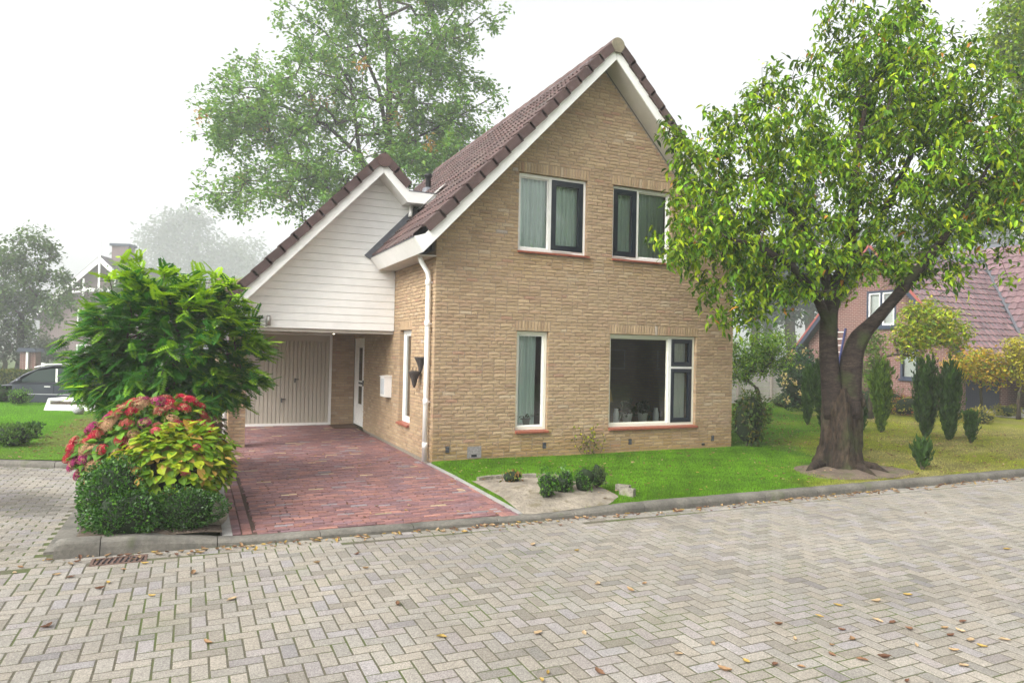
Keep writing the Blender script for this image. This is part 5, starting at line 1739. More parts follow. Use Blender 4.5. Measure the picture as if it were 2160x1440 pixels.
# ---------- shrubs
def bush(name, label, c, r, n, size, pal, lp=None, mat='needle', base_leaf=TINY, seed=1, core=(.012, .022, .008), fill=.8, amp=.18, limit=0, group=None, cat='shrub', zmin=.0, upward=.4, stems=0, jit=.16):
    """dense clipped or loose bush: leaves through the outer shell of a lumpy body, solid dark core for the inner shade, optional stems"""
    c, r = np.asarray(c, float), np.asarray(r, float)
    t = thing(name, label, cat, (c[0], c[1], zmin), group)
    g_ = np.random.default_rng(seed)
    k = g_.normal(size=(8, 3)) * 2.6
    ph = g_.uniform(0, 6.28, 8)
    dv = unit(n)
    m = 1 + amp * np.sin(dv @ k.T + ph).sum(1) / 3
    q = rng.uniform(fill, 1.04, n) ** .8
    P = c + dv * r * (m * q)[:, None]
    ok = P[:, 2] > zmin + .01
    P, dv = P[ok], dv[ok]
    n2 = len(P)
    d = dv * .8 + unit(n2) * .8 + np.array([0, 0, upward])
    nz = dv + unit(n2) * .7
    s = size * rng.uniform(.65, 1.3, n2)
    col = jitter_cols(pal, n2, lp, jit)
    part('branches', G().blob(c, r * .80, seed, amp * .6, 14, 10, zmin - .03), MT_core(core), t, True)  # solid dark core against see-through, standing in for the shaded inside
    for i in range(stems):
        a = rng.uniform(0, 6.28)
        part('stem', G().tube([(c[0] + .1 * r[0] * math.cos(a), c[1] + .1 * r[1] * math.sin(a), zmin - .03), (c[0] + .5 * r[0] * math.cos(a), c[1] + .5 * r[1] * math.sin(a), c[2])], .012, 6), MT['twig'], t)
    pieces(t, 'leaf', base_leaf, frames(P, d, nz, s, s, s), col, MT[mat], limit=limit, rest='foliage', score=vis_score(P))
    return t


_core = {}
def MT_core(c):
    if c not in _core: _core[c] = material('bush_core_%d' % len(_core), c, .95)
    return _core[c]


boxp = [(.030, .105, .008), (.020, .075, .007), (.05, .15, .010), (.085, .20, .012)]
# box hedge round the corner of the bed (separate plants)
bush('box_bush', 'taller clipped box bush at the left front corner of the bed', (-4.38, -3.00, .32), (.30, .36, .40), 5200, .032, boxp, [.3, .25, .3, .15], seed=2, amp=.2)
bush('box_bush', 'low box bush in the middle of the bed front', (-4.22, -3.34, .20), (.34, .18, .25), 4000, .028, boxp, [.35, .3, .25, .1], seed=3, amp=.2)
bush('box_bush', 'low box bush at the bed front beside the round boulder', (-3.72, -3.30, .19), (.34, .20, .25), 4600, .026, [(.028, .09, .009), (.020, .07, .008), (.045, .12, .010)], seed=4, amp=.16)
for i, (x, y, h, lab) in enumerate(((.47, -3.30, .30, 'first small box plant on the sand, nearest the driveway'), (.80, -3.12, .29, 'second small box plant on the sand from the driveway'),
                                    (1.12, -3.10, .30, 'third small box plant on the sand from the driveway'), (1.40, -2.98, .33, 'fourth small box plant on the sand, by the edging stones'))):
    bush('box_plant', lab, (x, y, .05 + h * .5), (.135, .135, h * .55), 900, .03, boxp if i < 3 else [(.06, .10, .02), (.045, .08, .018)], seed=20 + i, amp=.5, zmin=.05, group='young box plants on the sand patch', stems=3, fill=.35, upward=.9)
bush('sprig_plant', 'small straggly reddish plant at the back of the sand patch', (.45, -2.25, .13), (.16, .12, .10), 130, .06, [(.16, .17, .03), (.22, .12, .04), (.07, .13, .02)], mat='leafmatt', base_leaf=LEAF, seed=31, zmin=.06, fill=.2, stems=3)
bush('laurel_shrub', 'glossy dark shrub with reddish leaves against the right house corner', (6.86, -.10, .62), (.36, .34, .62), 1500, .085, [(.045, .085, .02), (.06, .11, .02), (.09, .075, .025), (.16, .15, .03)], [.4, .3, .15, .15], mat='leaf', base_leaf=LEAF, seed=33, amp=.25, fill=.5, stems=3, upward=-.2)
# wall climber
t = thing('wall_climber', 'thin climber with a few yellow leaves on the front wall', 'plant', (3.0, -.06, 0))
g = G()
P = []
for k in range(9):
    x = 2.75 + rng.uniform(0, .5)
    pts = [(x, -.05, .0)]
    for z in np.linspace(.12, rng.uniform(.35, .62), 5): pts.append((pts[-1][0] + rng.normal(0, .05), -.03 - rng.uniform(0, .05), z))
    g.tube(pts, .004, 4)
    P += [np.array(q) + rng.normal(0, .02, 3) for q in pts[1:] for _ in range(2)]
part('stems', g, MT['twig'], t)
P = np.array(P); P[:, 1] -= .02
pieces(t, 'leaf', BROAD, frames(P, unit(len(P)) + np.array([0, -.3, -.4]), unit(len(P)) + np.array([0, -1.2, .3]), .05, .055, .05), jitter_cols([(.35, .33, .03), (.22, .27, .03), (.12, .12, .03)], len(P)), MT['leafmatt'], limit=300)

# columnar yews on the right lawn
def yew(u, v, h, w_, D, lab, pal, name='columnar_yew', split=1):
    o, dd = CAM, at(u, v, 1.0) - CAM
    p = o + dd * ((CAM[2] - .02) / -dd[2])
    t = thing(name, lab, 'shrub', (p[0], p[1], 0), 'columnar yews on the lawn')
    n = int(2900 * h * w_ / .5)
    z = rng.random(n) ** .9
    w_ = w_ * .72
    rr = w_ / 2 * np.interp(z, [0, .12, .45, .8, 1], [.18, .42, .95, 1.0, .45])
    a = rng.uniform(0, 6.28, n)
    q = rng.uniform(.35, 1, n) ** .5
    rag = (1 + .26 * np.sin(a * 5 + z * 3) + .16 * np.sin(a * 11 + 5 * z)) * rng.uniform(.85, 1.18, n)
    P = np.stack([p[0] + rr * q * rag * np.cos(a), p[1] + rr * q * rag * np.sin(a), .03 + h * z * (1 + .10 * np.sin(a * 5 + 1) + .06 * np.sin(a * 13))], 1)
    d = np.stack([np.cos(a) * .35, np.sin(a) * .35, np.ones(n)], 1) + unit(n) * .35
    nz = np.stack([np.cos(a), np.sin(a), np.full(n, .3)], 1) + unit(n) * .5
    s = .075 * rng.uniform(.6, 1.7, n)
    sh_ = rng.random(n) < .09
    P[sh_, 0] = p[0] + (P[sh_, 0] - p[0]) * 1.22; P[sh_, 1] = p[1] + (P[sh_, 1] - p[1]) * 1.22; P[sh_, 2] += .03
    s = np.where(sh_, s * 1.7, s)
    g = G()
    for k in range(7):
        b = rng.uniform(0, 6.28)
        g.tube([(p[0], p[1], -.03), (p[0] + .25 * w_ * math.cos(b), p[1] + .25 * w_ * math.sin(b), h * .35), (p[0] + .28 * w_ * math.cos(b), p[1] + .28 * w_ * math.sin(b), h * .85)], [.02, .014, .005], 5)
    part('stems', g, MT['twig'], t)
    pieces(t, 'twig', DIAMOND, frames(P, d, nz, s * .8, s, s), jitter_cols(pal, n, None, .2), MT['leafmatt'], limit=0, rest='foliage')


dy_ = [(.028, .068, .014), (.04, .09, .018), (.055, .115, .02)]
ly_ = [(.09, .16, .015), (.12, .20, .02), (.06, .12, .015)]
yew(1703, 895, 1.45, .36, 0, 'slim dark columnar yew left of the cherry trunk', dy_)
yew(1738, 905, 1.75, .60, 0, 'dark columnar yew half hidden by the cherry trunk', dy_)
yew(1858, 912, 1.62, .50, 0, 'lighter green columnar yew right of the cherry trunk', ly_)
yew(1953, 922, 1.66, .60, 0, 'dark columnar yew, left one of the tall pair', dy_)
yew(2002, 929, 1.62, .55, 0, 'dark columnar yew, right one of the tall pair', dy_)
yew(2048, 935, .62, .27, 0, 'knee high yew right of the tall pair', dy_)
yew(1818, 910, .55, .22, 0, 'knee high yew right beside the cherry trunk', dy_)
yew(1945, 990, .42, .30, 0, 'low dark yew seedling near the kerb behind the cherry roots', dy_)
yew(1942, 893, .55, .35, 0, 'small dark yew behind the tall pair', dy_)

# flower border in front of the neighbour's gable
def gb(u, v):
    dd = at(u, v, 1.0) - CAM
    p = CAM + dd * ((CAM[2] - .02) / -dd[2])
    return p
for i, (u, v, w_, h, pal, lab) in enumerate(((1915, 876, .55, .62, [(.30, .28, .03), (.24, .26, .03), (.34, .12, .06)], 'golden shrub with red tips behind the lighter yew'),
        (1885, 872, .5, .75, [(.05, .10, .02), (.16, .06, .04)], 'dark green and red shrub left of the golden shrub'), (1835, 870, .8, .85, [(.05, .11, .02), (.07, .14, .02), (.20, .09, .06)], 'reddish flowering shrub below the slatted fence'),
        (1955, 858, .7, .65, [(.06, .13, .02), (.09, .17, .02)], 'low green shrub under the yellow tree'), (2060, 892, .6, .42, [(.30, .27, .05), (.22, .2, .04)], 'yellow grassy clump before the garage doors'),
        (2125, 878, .5, .38, [(.28, .25, .05), (.17, .2, .03)], 'small pale clump beside the garage pier'), (1790, 862, .7, .8, [(.04, .08, .02), (.06, .11, .02)], 'green shrub directly behind the cherry trunk'),
        (1655, 858, .6, .5, [(.05, .10, .02), (.10, .13, .03)], 'low leafy plant at the foot of the plank fence'))):
    p = gb(u, v)
    bush('border_shrub', lab, (p[0], p[1], h * .5), (w_, w_ * .7, h * .55), 900, .075, pal, mat='leafmatt', base_leaf=DIAMOND, seed=50 + i, fill=.5, amp=.3, group='shrubs in the neighbour\'s border')
# yellowed hydrangea by the fence
hp = gb(1690, 866)
t = bush('panicle_hydrangea', 'dark leaved hydrangea with yellow flower heads before the plank fence', (hp[0], hp[1], 1.05), (.95, .7, 1.05), 2600, .12, [(.022, .055, .028), (.03, .07, .03)], mat='leafmatt', base_leaf=DIAMOND, seed=70, fill=.5, amp=.25)
for k in range(26):
    a = unit(1)[0]; a[1] = -abs(a[1])
    c = np.array([hp[0], hp[1], 1.05]) + a * np.array([1.12, .90, 1.12])
    if c[2] < .3: c[2] += .5
    g = G()
    for j in range(26):
        p = c + rng.normal(0, .055, 3); d1, d2 = rng.normal(0, .028, 3), rng.normal(0, .028, 3)
        g.add([p, p + d1, p + d1 + d2, p + d2], [(0, 1, 2, 3)], jitter_cols([(.50, .40, .12), (.42, .36, .14), (.55, .40, .22)], 1)[0])
    part('flower_head', g, MT['petal'], t)

# left lawn shrubs
for (u, v, w_, h, pal, lab) in ((25, 938, .34, .36, [(.06, .13, .025), (.09, .17, .03)], 'pale green low shrub at the left edge of the lawn'), (55, 922, .26, .28, [(.03, .08, .02), (.04, .10, .02)], 'darker low shrub right of the pale one on the left lawn'),
                               (40, 852, .30, .42, [(.12, .24, .04), (.09, .2, .04)], 'feathery light green plant in front of the dark car'), (4, 846, .35, .45, [(.04, .10, .03)], 'round green bush at the nose of the dark car')):
    p = gb(u, v)
    bush('lawn_shrub', lab, (p[0], p[1], h * .5), (w_, w_, h * .55), 900, .065, pal, mat='leafmatt', base_leaf=DIAMOND, seed=80 + u, fill=.4, amp=.3, upward=.9)

# ---------- the bed: robinia bush, hydrangeas, boulder
rb = np.array([-3.92, -.55, .02])
rob = thing('robinia_bush', 'broad bush with feathery bright green compound leaves beside the carport', 'shrub', rb)
DRB = 9.5
Er = np.array(EV([(355, 700, 165, 110, 0, 1.0, 1), (255, 720, 95, 90, 0, .8, 1), (460, 720, 95, 90, 0, .8, 1), (330, 620, 95, 70, 0, .7, .9), (430, 640, 80, 65, 0, .7, .9), (280, 570, 22, 30, 0, .2, .5), (390, 575, 45, 25, 0, .3, .6), (465, 590, 18, 25, 0, .15, .5), (188, 690, 32, 32, 0, .4, .5), (175, 745, 28, 25, 0, .3, .5), (540, 720, 30, 40, 0, .3, .7), (350, 800, 160, 60, 0, .8, 1.2), (230, 790, 75, 55, 0, .6, 1.1), (470, 800, 80, 50, 0, .6, 1.1), (300, 840, 110, 30, -.1, .6, 1.0), (430, 840, 90, 30, -.1, .6, 1.0), (500, 650, 30, 30, 0, .3, .6), (555, 790, 22, 22, 0, .2, .5)], DRB))
A = sample_view(Er, 820, .38)
A = A[A[:, 2] > .75]
pos, par, tips = grow([rb, rb + (.02, .02, .5), rb + (.0, .0, 1.0), rb + (.05, .05, 1.5)], [-1, 0, 1, 2], A, step=.2, up=.08, noise=.15)
rad = radii(pos, par, .005, 2.3)
part('branches', wood(pos, par, rad, sides=6, rmax=.06), MT['twig'], rob)
T = pos[tips]
n_per = 8
Tn = np.repeat(T, n_per, 0)
n = len(Tn)
ctr = at(355, 720, DRB)
o = Tn - ctr
o /= np.linalg.norm(o, axis=1)[:, None]
d = (o * .75 + unit(n) * .75) * np.array([1, 1, .55]) + np.array([0, 0, .06])
nz = np.array([0, 0, 1.0]) + unit(n) * .30
s = .26 * rng.uniform(.55, 1.15, n)
P = Tn - d / np.linalg.norm(d, axis=1)[:, None] * .08 + rng.normal(0, .03, (n, 3))
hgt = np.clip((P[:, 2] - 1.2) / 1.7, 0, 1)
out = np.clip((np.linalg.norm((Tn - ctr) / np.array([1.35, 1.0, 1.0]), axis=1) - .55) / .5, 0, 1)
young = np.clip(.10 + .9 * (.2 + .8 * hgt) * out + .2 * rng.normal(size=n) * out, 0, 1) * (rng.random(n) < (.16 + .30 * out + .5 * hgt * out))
c = np.array([.042, .165, .018]) * (1 - young)[:, None] + np.array([.34, .55, .010]) * young[:, None]  # new growth at the tips, with their backlit glow also put into the colour
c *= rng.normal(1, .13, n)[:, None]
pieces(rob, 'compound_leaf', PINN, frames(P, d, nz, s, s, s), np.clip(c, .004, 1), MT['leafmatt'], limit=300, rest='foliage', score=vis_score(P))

FL = []
def floret_head(seed):
    g_ = np.random.default_rng(seed)
    V, Q = [], []
    for k in range(70):
        v = g_.normal(size=3); v /= np.linalg.norm(v)
        if v[2] < -.35: v[2] *= -1
        c = v * np.array([1, 1, .62]) * g_.uniform(.8, 1.05)
        t1 = np.cross(v, g_.normal(size=3)); t1 /= np.linalg.norm(t1); t2 = np.cross(v, t1)
        for q in range(4):
            a = q * math.pi / 2 + g_.uniform(-.2, .2)
            e1 = (t1 * math.cos(a) + t2 * math.sin(a)); e2 = (t1 * math.cos(a + .9) + t2 * math.sin(a + .9)); em_ = (e1 + e2)
            n = len(V)
            V += [c, c + e1 * .16, c + em_ * .17 + v * .05, c + e2 * .16]
            Q.append((n, n + 1, n + 2, n + 3))
    return np.array(V), [np.array(Q)]
HEADS = [floret_head(i) for i in range(4)]


def hydrangea(label, c, r, base, nleaf, lsize, pal, lp, heads, hpal, hsize, seed, region=None):
    c, r = np.asarray(c, float), np.asarray(r, float)
    t = thing('hydrangea', label, 'shrub', base)
    g_ = np.random.default_rng(seed)
    k = g_.normal(size=(8, 3)) * 2.2; ph = g_.uniform(0, 6.28, 8)
    def surf(dv, q): return c + dv * r * ((1 + .14 * np.sin(dv @ k.T + ph).sum(1) / 3) * q)[:, None]
    dv = unit(nleaf); dv[:, 2] = np.where(dv[:, 2] < -.75, -dv[:, 2], dv[:, 2])
    P = surf(dv, rng.uniform(.62, 1.0, nleaf) ** .7)
    ok = P[:, 2] > .08
    P, dv = P[ok], dv[ok]
    n = len(P)
    d = dv * np.array([1, 1, .3]) + unit(n) * .6 + np.array([0, 0, -.35])
    nz = np.array([0, 0, .9]) + dv * .6 + unit(n) * .35
    s = lsize * rng.uniform(.6, 1.2, n)
    col = jitter_cols(pal, n, lp, .12)
    pieces(t, 'leaf', BROAD, frames(P, d, nz, s, s, s), col, MT['leaf'], limit=300, rest='foliage', score=vis_score(P))
    g = G()
    for i in range(46):
        a = rng.uniform(0, 6.28); q = rng.uniform(.2, .85)
        top = c + np.array([math.cos(a) * r[0] * q, math.sin(a) * r[1] * q, r[2] * .3])
        b = np.array([base[0] + (top[0] - base[0]) * .55, base[1] + (top[1] - base[1]) * .55, .03])
        g.tube([b, (b + top) / 2 + rng.normal(0, .02, 3), top], .006, 5)
    part('stems', g, material('cane_%d' % seed, (.24, .15, .07), .9), t)
    part('inner_core', G().blob(c - np.array([0, 0, .05]), r * .55, seed, .1, 14, 10, .05), MT_core((.02, .03, .012)), t, True)  # dark core that closes the gaps, in place of the shaded inside
    # flower heads
    if heads:
        dv = unit(heads * 14)
        dv = dv[(dv[:, 2] > -.5) & (dv @ (-FWD) > -.35)]
        sel = [dv[0]]
        for q in dv[1:]:
            if len(sel) >= heads: break
            if min(np.linalg.norm(q - w_) for w_ in sel) > (.13 if heads > 50 else .2) and (region is None or region(q)): sel.append(q)
        sel = np.array(sel)
        Ph = surf(sel, np.full(len(sel), 1.0))
        for i, (p, q) in enumerate(zip(Ph, sel)):
            V0, Fs = HEADS[i % 4]
            s_ = hsize * rng.uniform(.75, 1.2)
            n_ = q * np.array([1, 1, .6]) + np.array([0, 0, .6])
            M = frames(p[None], np.cross(n_, rng.normal(size=3))[None], n_[None], s_, s_, s_)[0]
            V = V0 @ M[:3, :3].T + M[:3, 3]
            nf = len(Fs[0])
            # florets of one head fade at different times: some stay red, others dry to tan
            base_c = hpal[rng.choice(len(hpal), p=[.40, .18, .26, .16])]
            fc = np.where((rng.random(nf // 4) < .2)[:, None], np.array([.44, .27, .15]), np.array(base_c)) * rng.normal(1, .18, (nf // 4, 1))
            C = np.repeat(np.repeat(fc, 4, 0), 4, 0)
            h = G().add(V, Fs[0])
            h.C = [np.clip(C, .01, 1)]
            part('flower_head', h, MT['petal'], t)


gp = [(.08, .19, .014), (.12, .25, .015), (.05, .13, .012), (.24, .30, .02)]
hydrangea('hydrangea covered in red, pink and dried tan flower heads', (-4.08, -1.97, .66), (.84, .62, .62), (-4.05, -1.95, 0), 2100, .125, gp, [.36, .32, .22, .10], 120, [(.42, .015, .045), (.32, .03, .13), (.42, .25, .14), (.36, .07, .06)], .078, 3)
hydrangea('yellow green hydrangea with few flowers in front of the red one', (-3.86, -2.74, .54), (.58, .40, .52), (-3.84, -2.75, 0), 1500, .125, [(.22, .34, .018), (.32, .38, .02), (.13, .26, .015), (.48, .30, .07)], [.36, .28, .24, .12], 8, [(.50, .05, .10), (.45, .08, .12), (.5, .25, .15), (.50, .05, .10)], .055, 5)
hydrangea('hydrangea with dark withered heads at the pillar foot', (-3.45, .85, .55), (.26, .4, .42), (-3.45, .85, 0), 220, .12, [(.05, .09, .02), (.09, .06, .03)], None, 14, [(.14, .05, .045), (.10, .045, .04), (.16, .07, .05), (.09, .05, .04)], .075, 7)
solo('boulder', G().blob((-3.44, -3.17, .10), (.135, .12, .125), 11, .12, 24, 16), MT['stone'], 'round mossy boulder at the bed corner by the driveway', 'boulder', smooth=True)
# ------------------------------------------------------------------ the neighbour's house on the right
nbrick = brick_texture('red_brick_far', (.17, .075, .06), (.13, .06, .05), (.33, .29, .26), bw=.22, bh=.075)
nb = thing('neighbour_house', 'red brick neighbour house with purple red tiled roofs on the right', 'house', (25, 7, 0))
GX, NY0, NY1, NE, NR, NS = 22.0, 4.83, 12.5, 2.35, 6.60, 1.107
NYM = (NY0 + NY1) / 2
def nz_(y): return NR - NS * abs(y - NYM)
holes_ = [(7.75, 9.11, 3.20, 4.73), (6.80, 7.55, 1.14, 2.32)]
g = G()
brk = [5.30, 6.80, 7.55, 7.75, NYM, 9.11, 12.1]
for ya, yb in zip(brk[:-1], brk[1:]):
    mid = (ya + yb) / 2
    z = -.1
    for (h0, h1, za, zb_) in holes_:
        if h0 < mid < h1:
            g.prism([(ya, z), (yb, z), (yb, za), (ya, za)], 0, GX, GX + .25); z = zb_
    g.prism([(ya, z), (yb, z), (yb, nz_(yb) - .2), (ya, nz_(ya) - .2)], 0, GX, GX + .25)
g.box(GX + .25, 22.55, 5.30, 5.50, -.1, 2.6).box(24.72, 25.15, 5.30, 5.55, -.1, 2.6).box(22.55, 24.72, 5.32, 5.5, 2.12, 2.6).box(GX + .25, 36, 12.0, 12.2, -.1, 2.6).box(29.0, 29.2, 5.5, 12, -.1, 2.6)
part('wall', g, nbrick, nb)
part('porch_back', G().box(25.15, 29.0, 6.6, 6.75, -.1, 2.6), nbrick, nb)
MT['slate'] = material('blue_grey_paint', (.035, .045, .07), .45)
MT['bluedoor'] = material('dark_blue_door', (.022, .028, .05), .45)
gd = part('garage_door', G().box(22.56, 24.71, 5.38, 5.42, .03, 2.11), MT['bluedoor'], nb, label='dark blue double garage doors')
for i in range(18):
    x = 22.57 + i * .119
    part('door_board', G().box(x, x + .112, 5.355, 5.379, .04, 2.10), MT['bluedoor'], gd)
for (h0, h1, za, zb_) in holes_:
    Xm = np.array([[0, 1, 0, GX], [-1, 0, 0, 0], [0, 0, 1, 0], [0, 0, 0, 1.0]])
    w_ = frame(nb, 'window', -h1, -h0, za, zb_, .0, .10, .09, MT['slate'], Xm)
    if za > 3:
        part('mullion', G().box(-(h0 + h1) / 2 - .05, -(h0 + h1) / 2 + .05, .004, .09, za + .09, zb_ - .09).xf(Xm), MT['slate'], w_)
        for (a, b) in ((-h1 + .09, -(h0 + h1) / 2 - .05), (-(h0 + h1) / 2 + .05, -h0 - .09)):
            frame(w_, 'sash', a, b, za + .09, zb_ - .09, .02, .07, .06, MT['white'], Xm)
    pane(w_, -h1 + .09, -h0 - .09, za + .09, zb_ - .09, .05, Xm)
    part('blind', G().box(-h1 + .05, -h0 - .05, .16, .17, za, zb_).xf(Xm), MT['curtain2'], w_)
    part('sill', G().box(-h1 - .03, -h0 + .03, -.08, .02, za - .07, za - .002).xf(Xm), MT['slate'], w_)
# roofs
VX, WS, WR = 25.5, 1.24, 7.3                      # valley foot, pitch and ridge height of the cross wing
WX = VX + (WR - NE) / WS
rf = G()
rf.prism([(NYM, NR - .1), (NY0 - .45, nz_(NY0 - .45) - .1), (NY0 - .45, nz_(NY0 - .45) - .02), (NYM, NR - .02)], 0, GX - .42, 36)
rf.prism([(NYM, NR - .1), (NYM, NR - .02), (NY1 + .45, nz_(NY1 + .45) - .02), (NY1 + .45, nz_(NY1 + .45) - .1)], 0, GX - .42, 36)
nroof = part('roof', rf, MT['lead'], nb)
part('roof', G().prism([(VX - .4, NE - .5), (WX, WR - .05), (WX + 4, WR - 5), (VX, NE - .6)], 1, -1.5, 13.5), MT['lead'], nb, label='roof of the cross wing')
wroof = nb.children[-1]
npal = np.array([(.155, .095, .10), (.17, .10, .108), (.14, .088, .096), (.18, .11, .113)])
NA = math.atan(NS); WA = math.atan(WS)
TILE1 = (lambda: (np.array([(x, y, zz) for y, off in ((0, -.9), (0, 0), (1, -1.0)) for x, zz in zip(np.linspace(0, 1, 7), np.array([0, .25, .75, 1, .9, .35, .0]) + off)], float),
                  [np.array([(r * 7 + i, r * 7 + i + 1, r * 7 + 7 + i + 1, r * 7 + 7 + i) for r in range(2) for i in range(6)])]))()
MT['ntile'] = material('purple_roof_tile', (1, 1, 1), .6, noise=((3, .85, 1.15, 4), (60, .85, 1.15, 2)), spec=.4)
def valley_keep(P): return P[:, 0] < VX + (P[:, 2] - NE) / WS + .05
Mn, Cn = tile_field((GX - .42, NY0 - .42, nz_(NY0 - .42) - .015), (1, 0, 0), (0, math.cos(NA), math.sin(NA)), (0, -math.sin(NA), math.cos(NA)), 28, 17, w_=.30, gauge=.345, keep=valley_keep, pal=npal, h=.045)
pieces(nroof, 'roof_tile', TILE1, Mn, Cn, MT['ntile'], limit=300, rest='far_roof_tiles')
def wing_keep(P): return P[:, 1] < NYM + .5
Mw, Cw = tile_field((VX - .35, NYM + 5.5, NE - .43), (0, -1, 0), (math.cos(WA), 0, math.sin(WA)), (-math.sin(WA), 0, math.cos(WA)), 46, 19, w_=.30, gauge=.345, pal=npal * 1.1, h=.045,
                    keep=lambda P: (P[:, 2] > nz_(P[:, 1]) - .12) | (P[:, 1] < NY0 - .6) | (P[:, 1] > NYM))
pieces(wroof, 'roof_tile', TILE1, Mw, Cw, MT['ntile'], limit=300, rest='far_roof_tiles')
vt = []
for z in np.linspace(NE - .05, 6.5, 12): vt.append((VX + (z - NE) / WS, NYM - (NR - z) / NS, z + .05))
part('valley_gutter', G().tube(vt, .05, 8), MT['lead'], nb)
part('gutter', G().tube([(GX - .4, NY0 - .50, NE - .53), (VX + .2, NY0 - .50, NE - .53)], .065, 10), MT['slate'], nb, True)
part('eaves_board', G().box(GX - .40, VX + .3, NY0 - .42, NY0 - .38, NE - .75, NE - .52).box(GX - .38, VX + 4, NY0 - .38, 5.32, NE - .60, NE - .56), MT['slate'], nb)
for sg in (-1, 1):
    e = NYM + sg * (NYM - NY0 + .45)
    part('verge_board', G().prism([(NYM, NR - .32), (e, nz_(e) - .32), (e, nz_(e) - .08), (NYM, NR - .08)][::sg], 0, GX - .46, GX - .42), MT['slate'], nb)
    part('verge_trim', G().prism([(NYM, NR - .08), (e, nz_(e) - .08), (e, nz_(e) + .04), (NYM, NR + .04)][::sg], 0, GX - .48, GX - .41), material('red_verge', (.30, .085, .07), .6), nb)
# ladder, fences
lad = thing('ladder', 'blue railed ladder leaning against the neighbour\'s gable', 'ladder', (21.4, 10.3, 0))
for y in (10.08, 10.5):
    part('rail', G().beam((21.15, y, 0), (21.95, y, 3.2), .05, .08), material('blue_rail', (.02, .03, .12), .4), lad)
for i in range(11):
    f = .05 + i * .09
    part('rung', G().beam((21.15 + .8 * f - .02, 10.08, 3.2 * f), (21.15 + .8 * f - .02, 10.5, 3.2 * f), .03, .03), MT['pvc'], lad)
fe = thing('plank_fence', 'pale grey fence of horizontal planks behind the garden maple', 'fence', (15.5, 10.4, 0))
for i in range(8):
    part('post', G().box(9.0 + i * 1.8 - .05, 9.0 + i * 1.8 + .05, 10.30, 10.38, 0, 1.8), MT['wood'], fe)
MT['palewood'] = material('weathered_pale_wood', (.36, .33, .31), .9, noise=((2, .8, 1.1, 4), (30, .85, 1.15, 3)))
for k in range(11):
    for i in range(7):
        x = 9.0 + i * 1.8
        part('plank', G().obox((x + .9, 10.40, .10 + k * .158), (.898, 0, 0), (0, .012, .004), (0, 0, .070)), MT['palewood'], fe)
f2 = thing('slat_fence', 'brown fence of upright slats beside the neighbour\'s gable', 'fence', (19.5, 7.5, 0))
a, b = at(1806, 800, 26.0), at(1872, 800, 25.0)
part('rail', G().beam((a[0], a[1], .5), (b[0], b[1], .5), .04, .08).beam((a[0], a[1], 1.5), (b[0], b[1], 1.5), .04, .08), MT['wood'], f2)
MT['brownwood'] = material('brown_wood', (.13, .085, .065), .9, noise=((20, .8, 1.2, 3),))
for i in range(13):
    p = a + (b - a) * i / 12
    part('slat', G().obox((p[0], p[1] - .05, .92), (.045, -.02, 0), (.004, .010, 0), (0, 0, .92)), MT['brownwood'], f2)

# ------------------------------------------------------------------ left background
def view_frame(u, D, z=0.0, turn=0.0):
    p = at(u, 740, D)
    a = math.atan2(RGT[1], RGT[0]) + turn
    c, s = math.cos(a), math.sin(a)
    return np.array([[c, -s, 0, p[0]], [s, c, 0, p[1]], [0, 0, 1, z], [0, 0, 0, 1]])


Xl = view_frame(213, 90, 0, .12) @ np.diag([1.875, 1.875, 1.875, 1.0]) ; Xl[2, 3] = 1.9 * (1 - 1.875)
lh = thing('gabled_house', 'hazy brick house with white gable truss and chimney on the left', 'house', Xl[:3, 3])
lbrick = brick_texture('purple_brick_far', (.165, .10, .095), (.14, .09, .088), (.26, .23, .22), bw=.22, bh=.0625)
part('wall', G().prism([(-4.0, -.3), (4.0, -.3), (4.0, 3.9), (0, 7.7), (-4.0, 3.9)], 1, 0, 9).xf(Xl), lbrick, lh)
for sg in (-1, 1):
    part('roof', G().prism([(0, 7.95), (sg * 4.5, 3.60), (sg * 4.5, 3.42), (0, 7.72)][::-sg], 1, -.5, 9.4).xf(Xl), material('far_roof_%d' % sg, (.09, .075, .075), .8), lh)
    part('barge_board', G().prism([(0, 7.86), (sg * 4.5, 3.52), (sg * 4.5, 3.15), (0, 7.45)][::-sg], 1, -.58, -.51).xf(Xl), MT['white'], lh)
ts = part('gable_truss', G().box(-.06, .06, -.62, -.56, 5.6, 9.0).beam((-1.9, -.55, 5.35), (1.9, -.55, 5.75), .06, .14).beam((-1.9, -.54, 5.75), (1.9, -.54, 5.35), .06, .14).box(-1.06, -.94, -.6, -.56, 5.1, 6.3).box(.94, 1.06, -.6, -.56, 5.1, 6.3), MT['white'], lh)
ts.data.transform(Matrix(Xl.tolist()))
ch_ = part('chimney', G().box(.0, 1.15, 1.2, 2.2, 6.6, 8.85).xf(Xl), lbrick, lh)
part('chimney_cap', G().box(-.12, 1.27, 1.08, 2.32, 8.85, 9.02).xf(Xl), MT['slate'], ch_)
for (x, z) in ((-1.6, 3.0), (.9, 3.0), (-1.6, .6)):
    w_ = part('window', G().box(x, x + 1.2, -.03, .05, z, z + 1.2).xf(Xl), MT['white'], lh)
    part('window_pane', G().box(x + .1, x + .56, -.045, -.031, z + .1, z + 1.1).box(x + .64, x + 1.1, -.045, -.031, z + .1, z + 1.1).xf(Xl), MT['blackglass'], w_)
Xw = view_frame(58, 45, 0, .1)
gw = thing('brick_outbuilding', 'low red brick outbuilding with white posts behind the street tree', 'building', Xw[:3, 3])
part('wall', G().box(-.45, .5, 0, .6, -.3, 1.25).xf(Xw), nbrick, gw)
part('roof', G().prism([(-.6, 1.25), (.65, 1.25), (.5, 1.5), (-.45, 1.5)], 1, -.2, .8).xf(Xw), MT['slate'], gw)
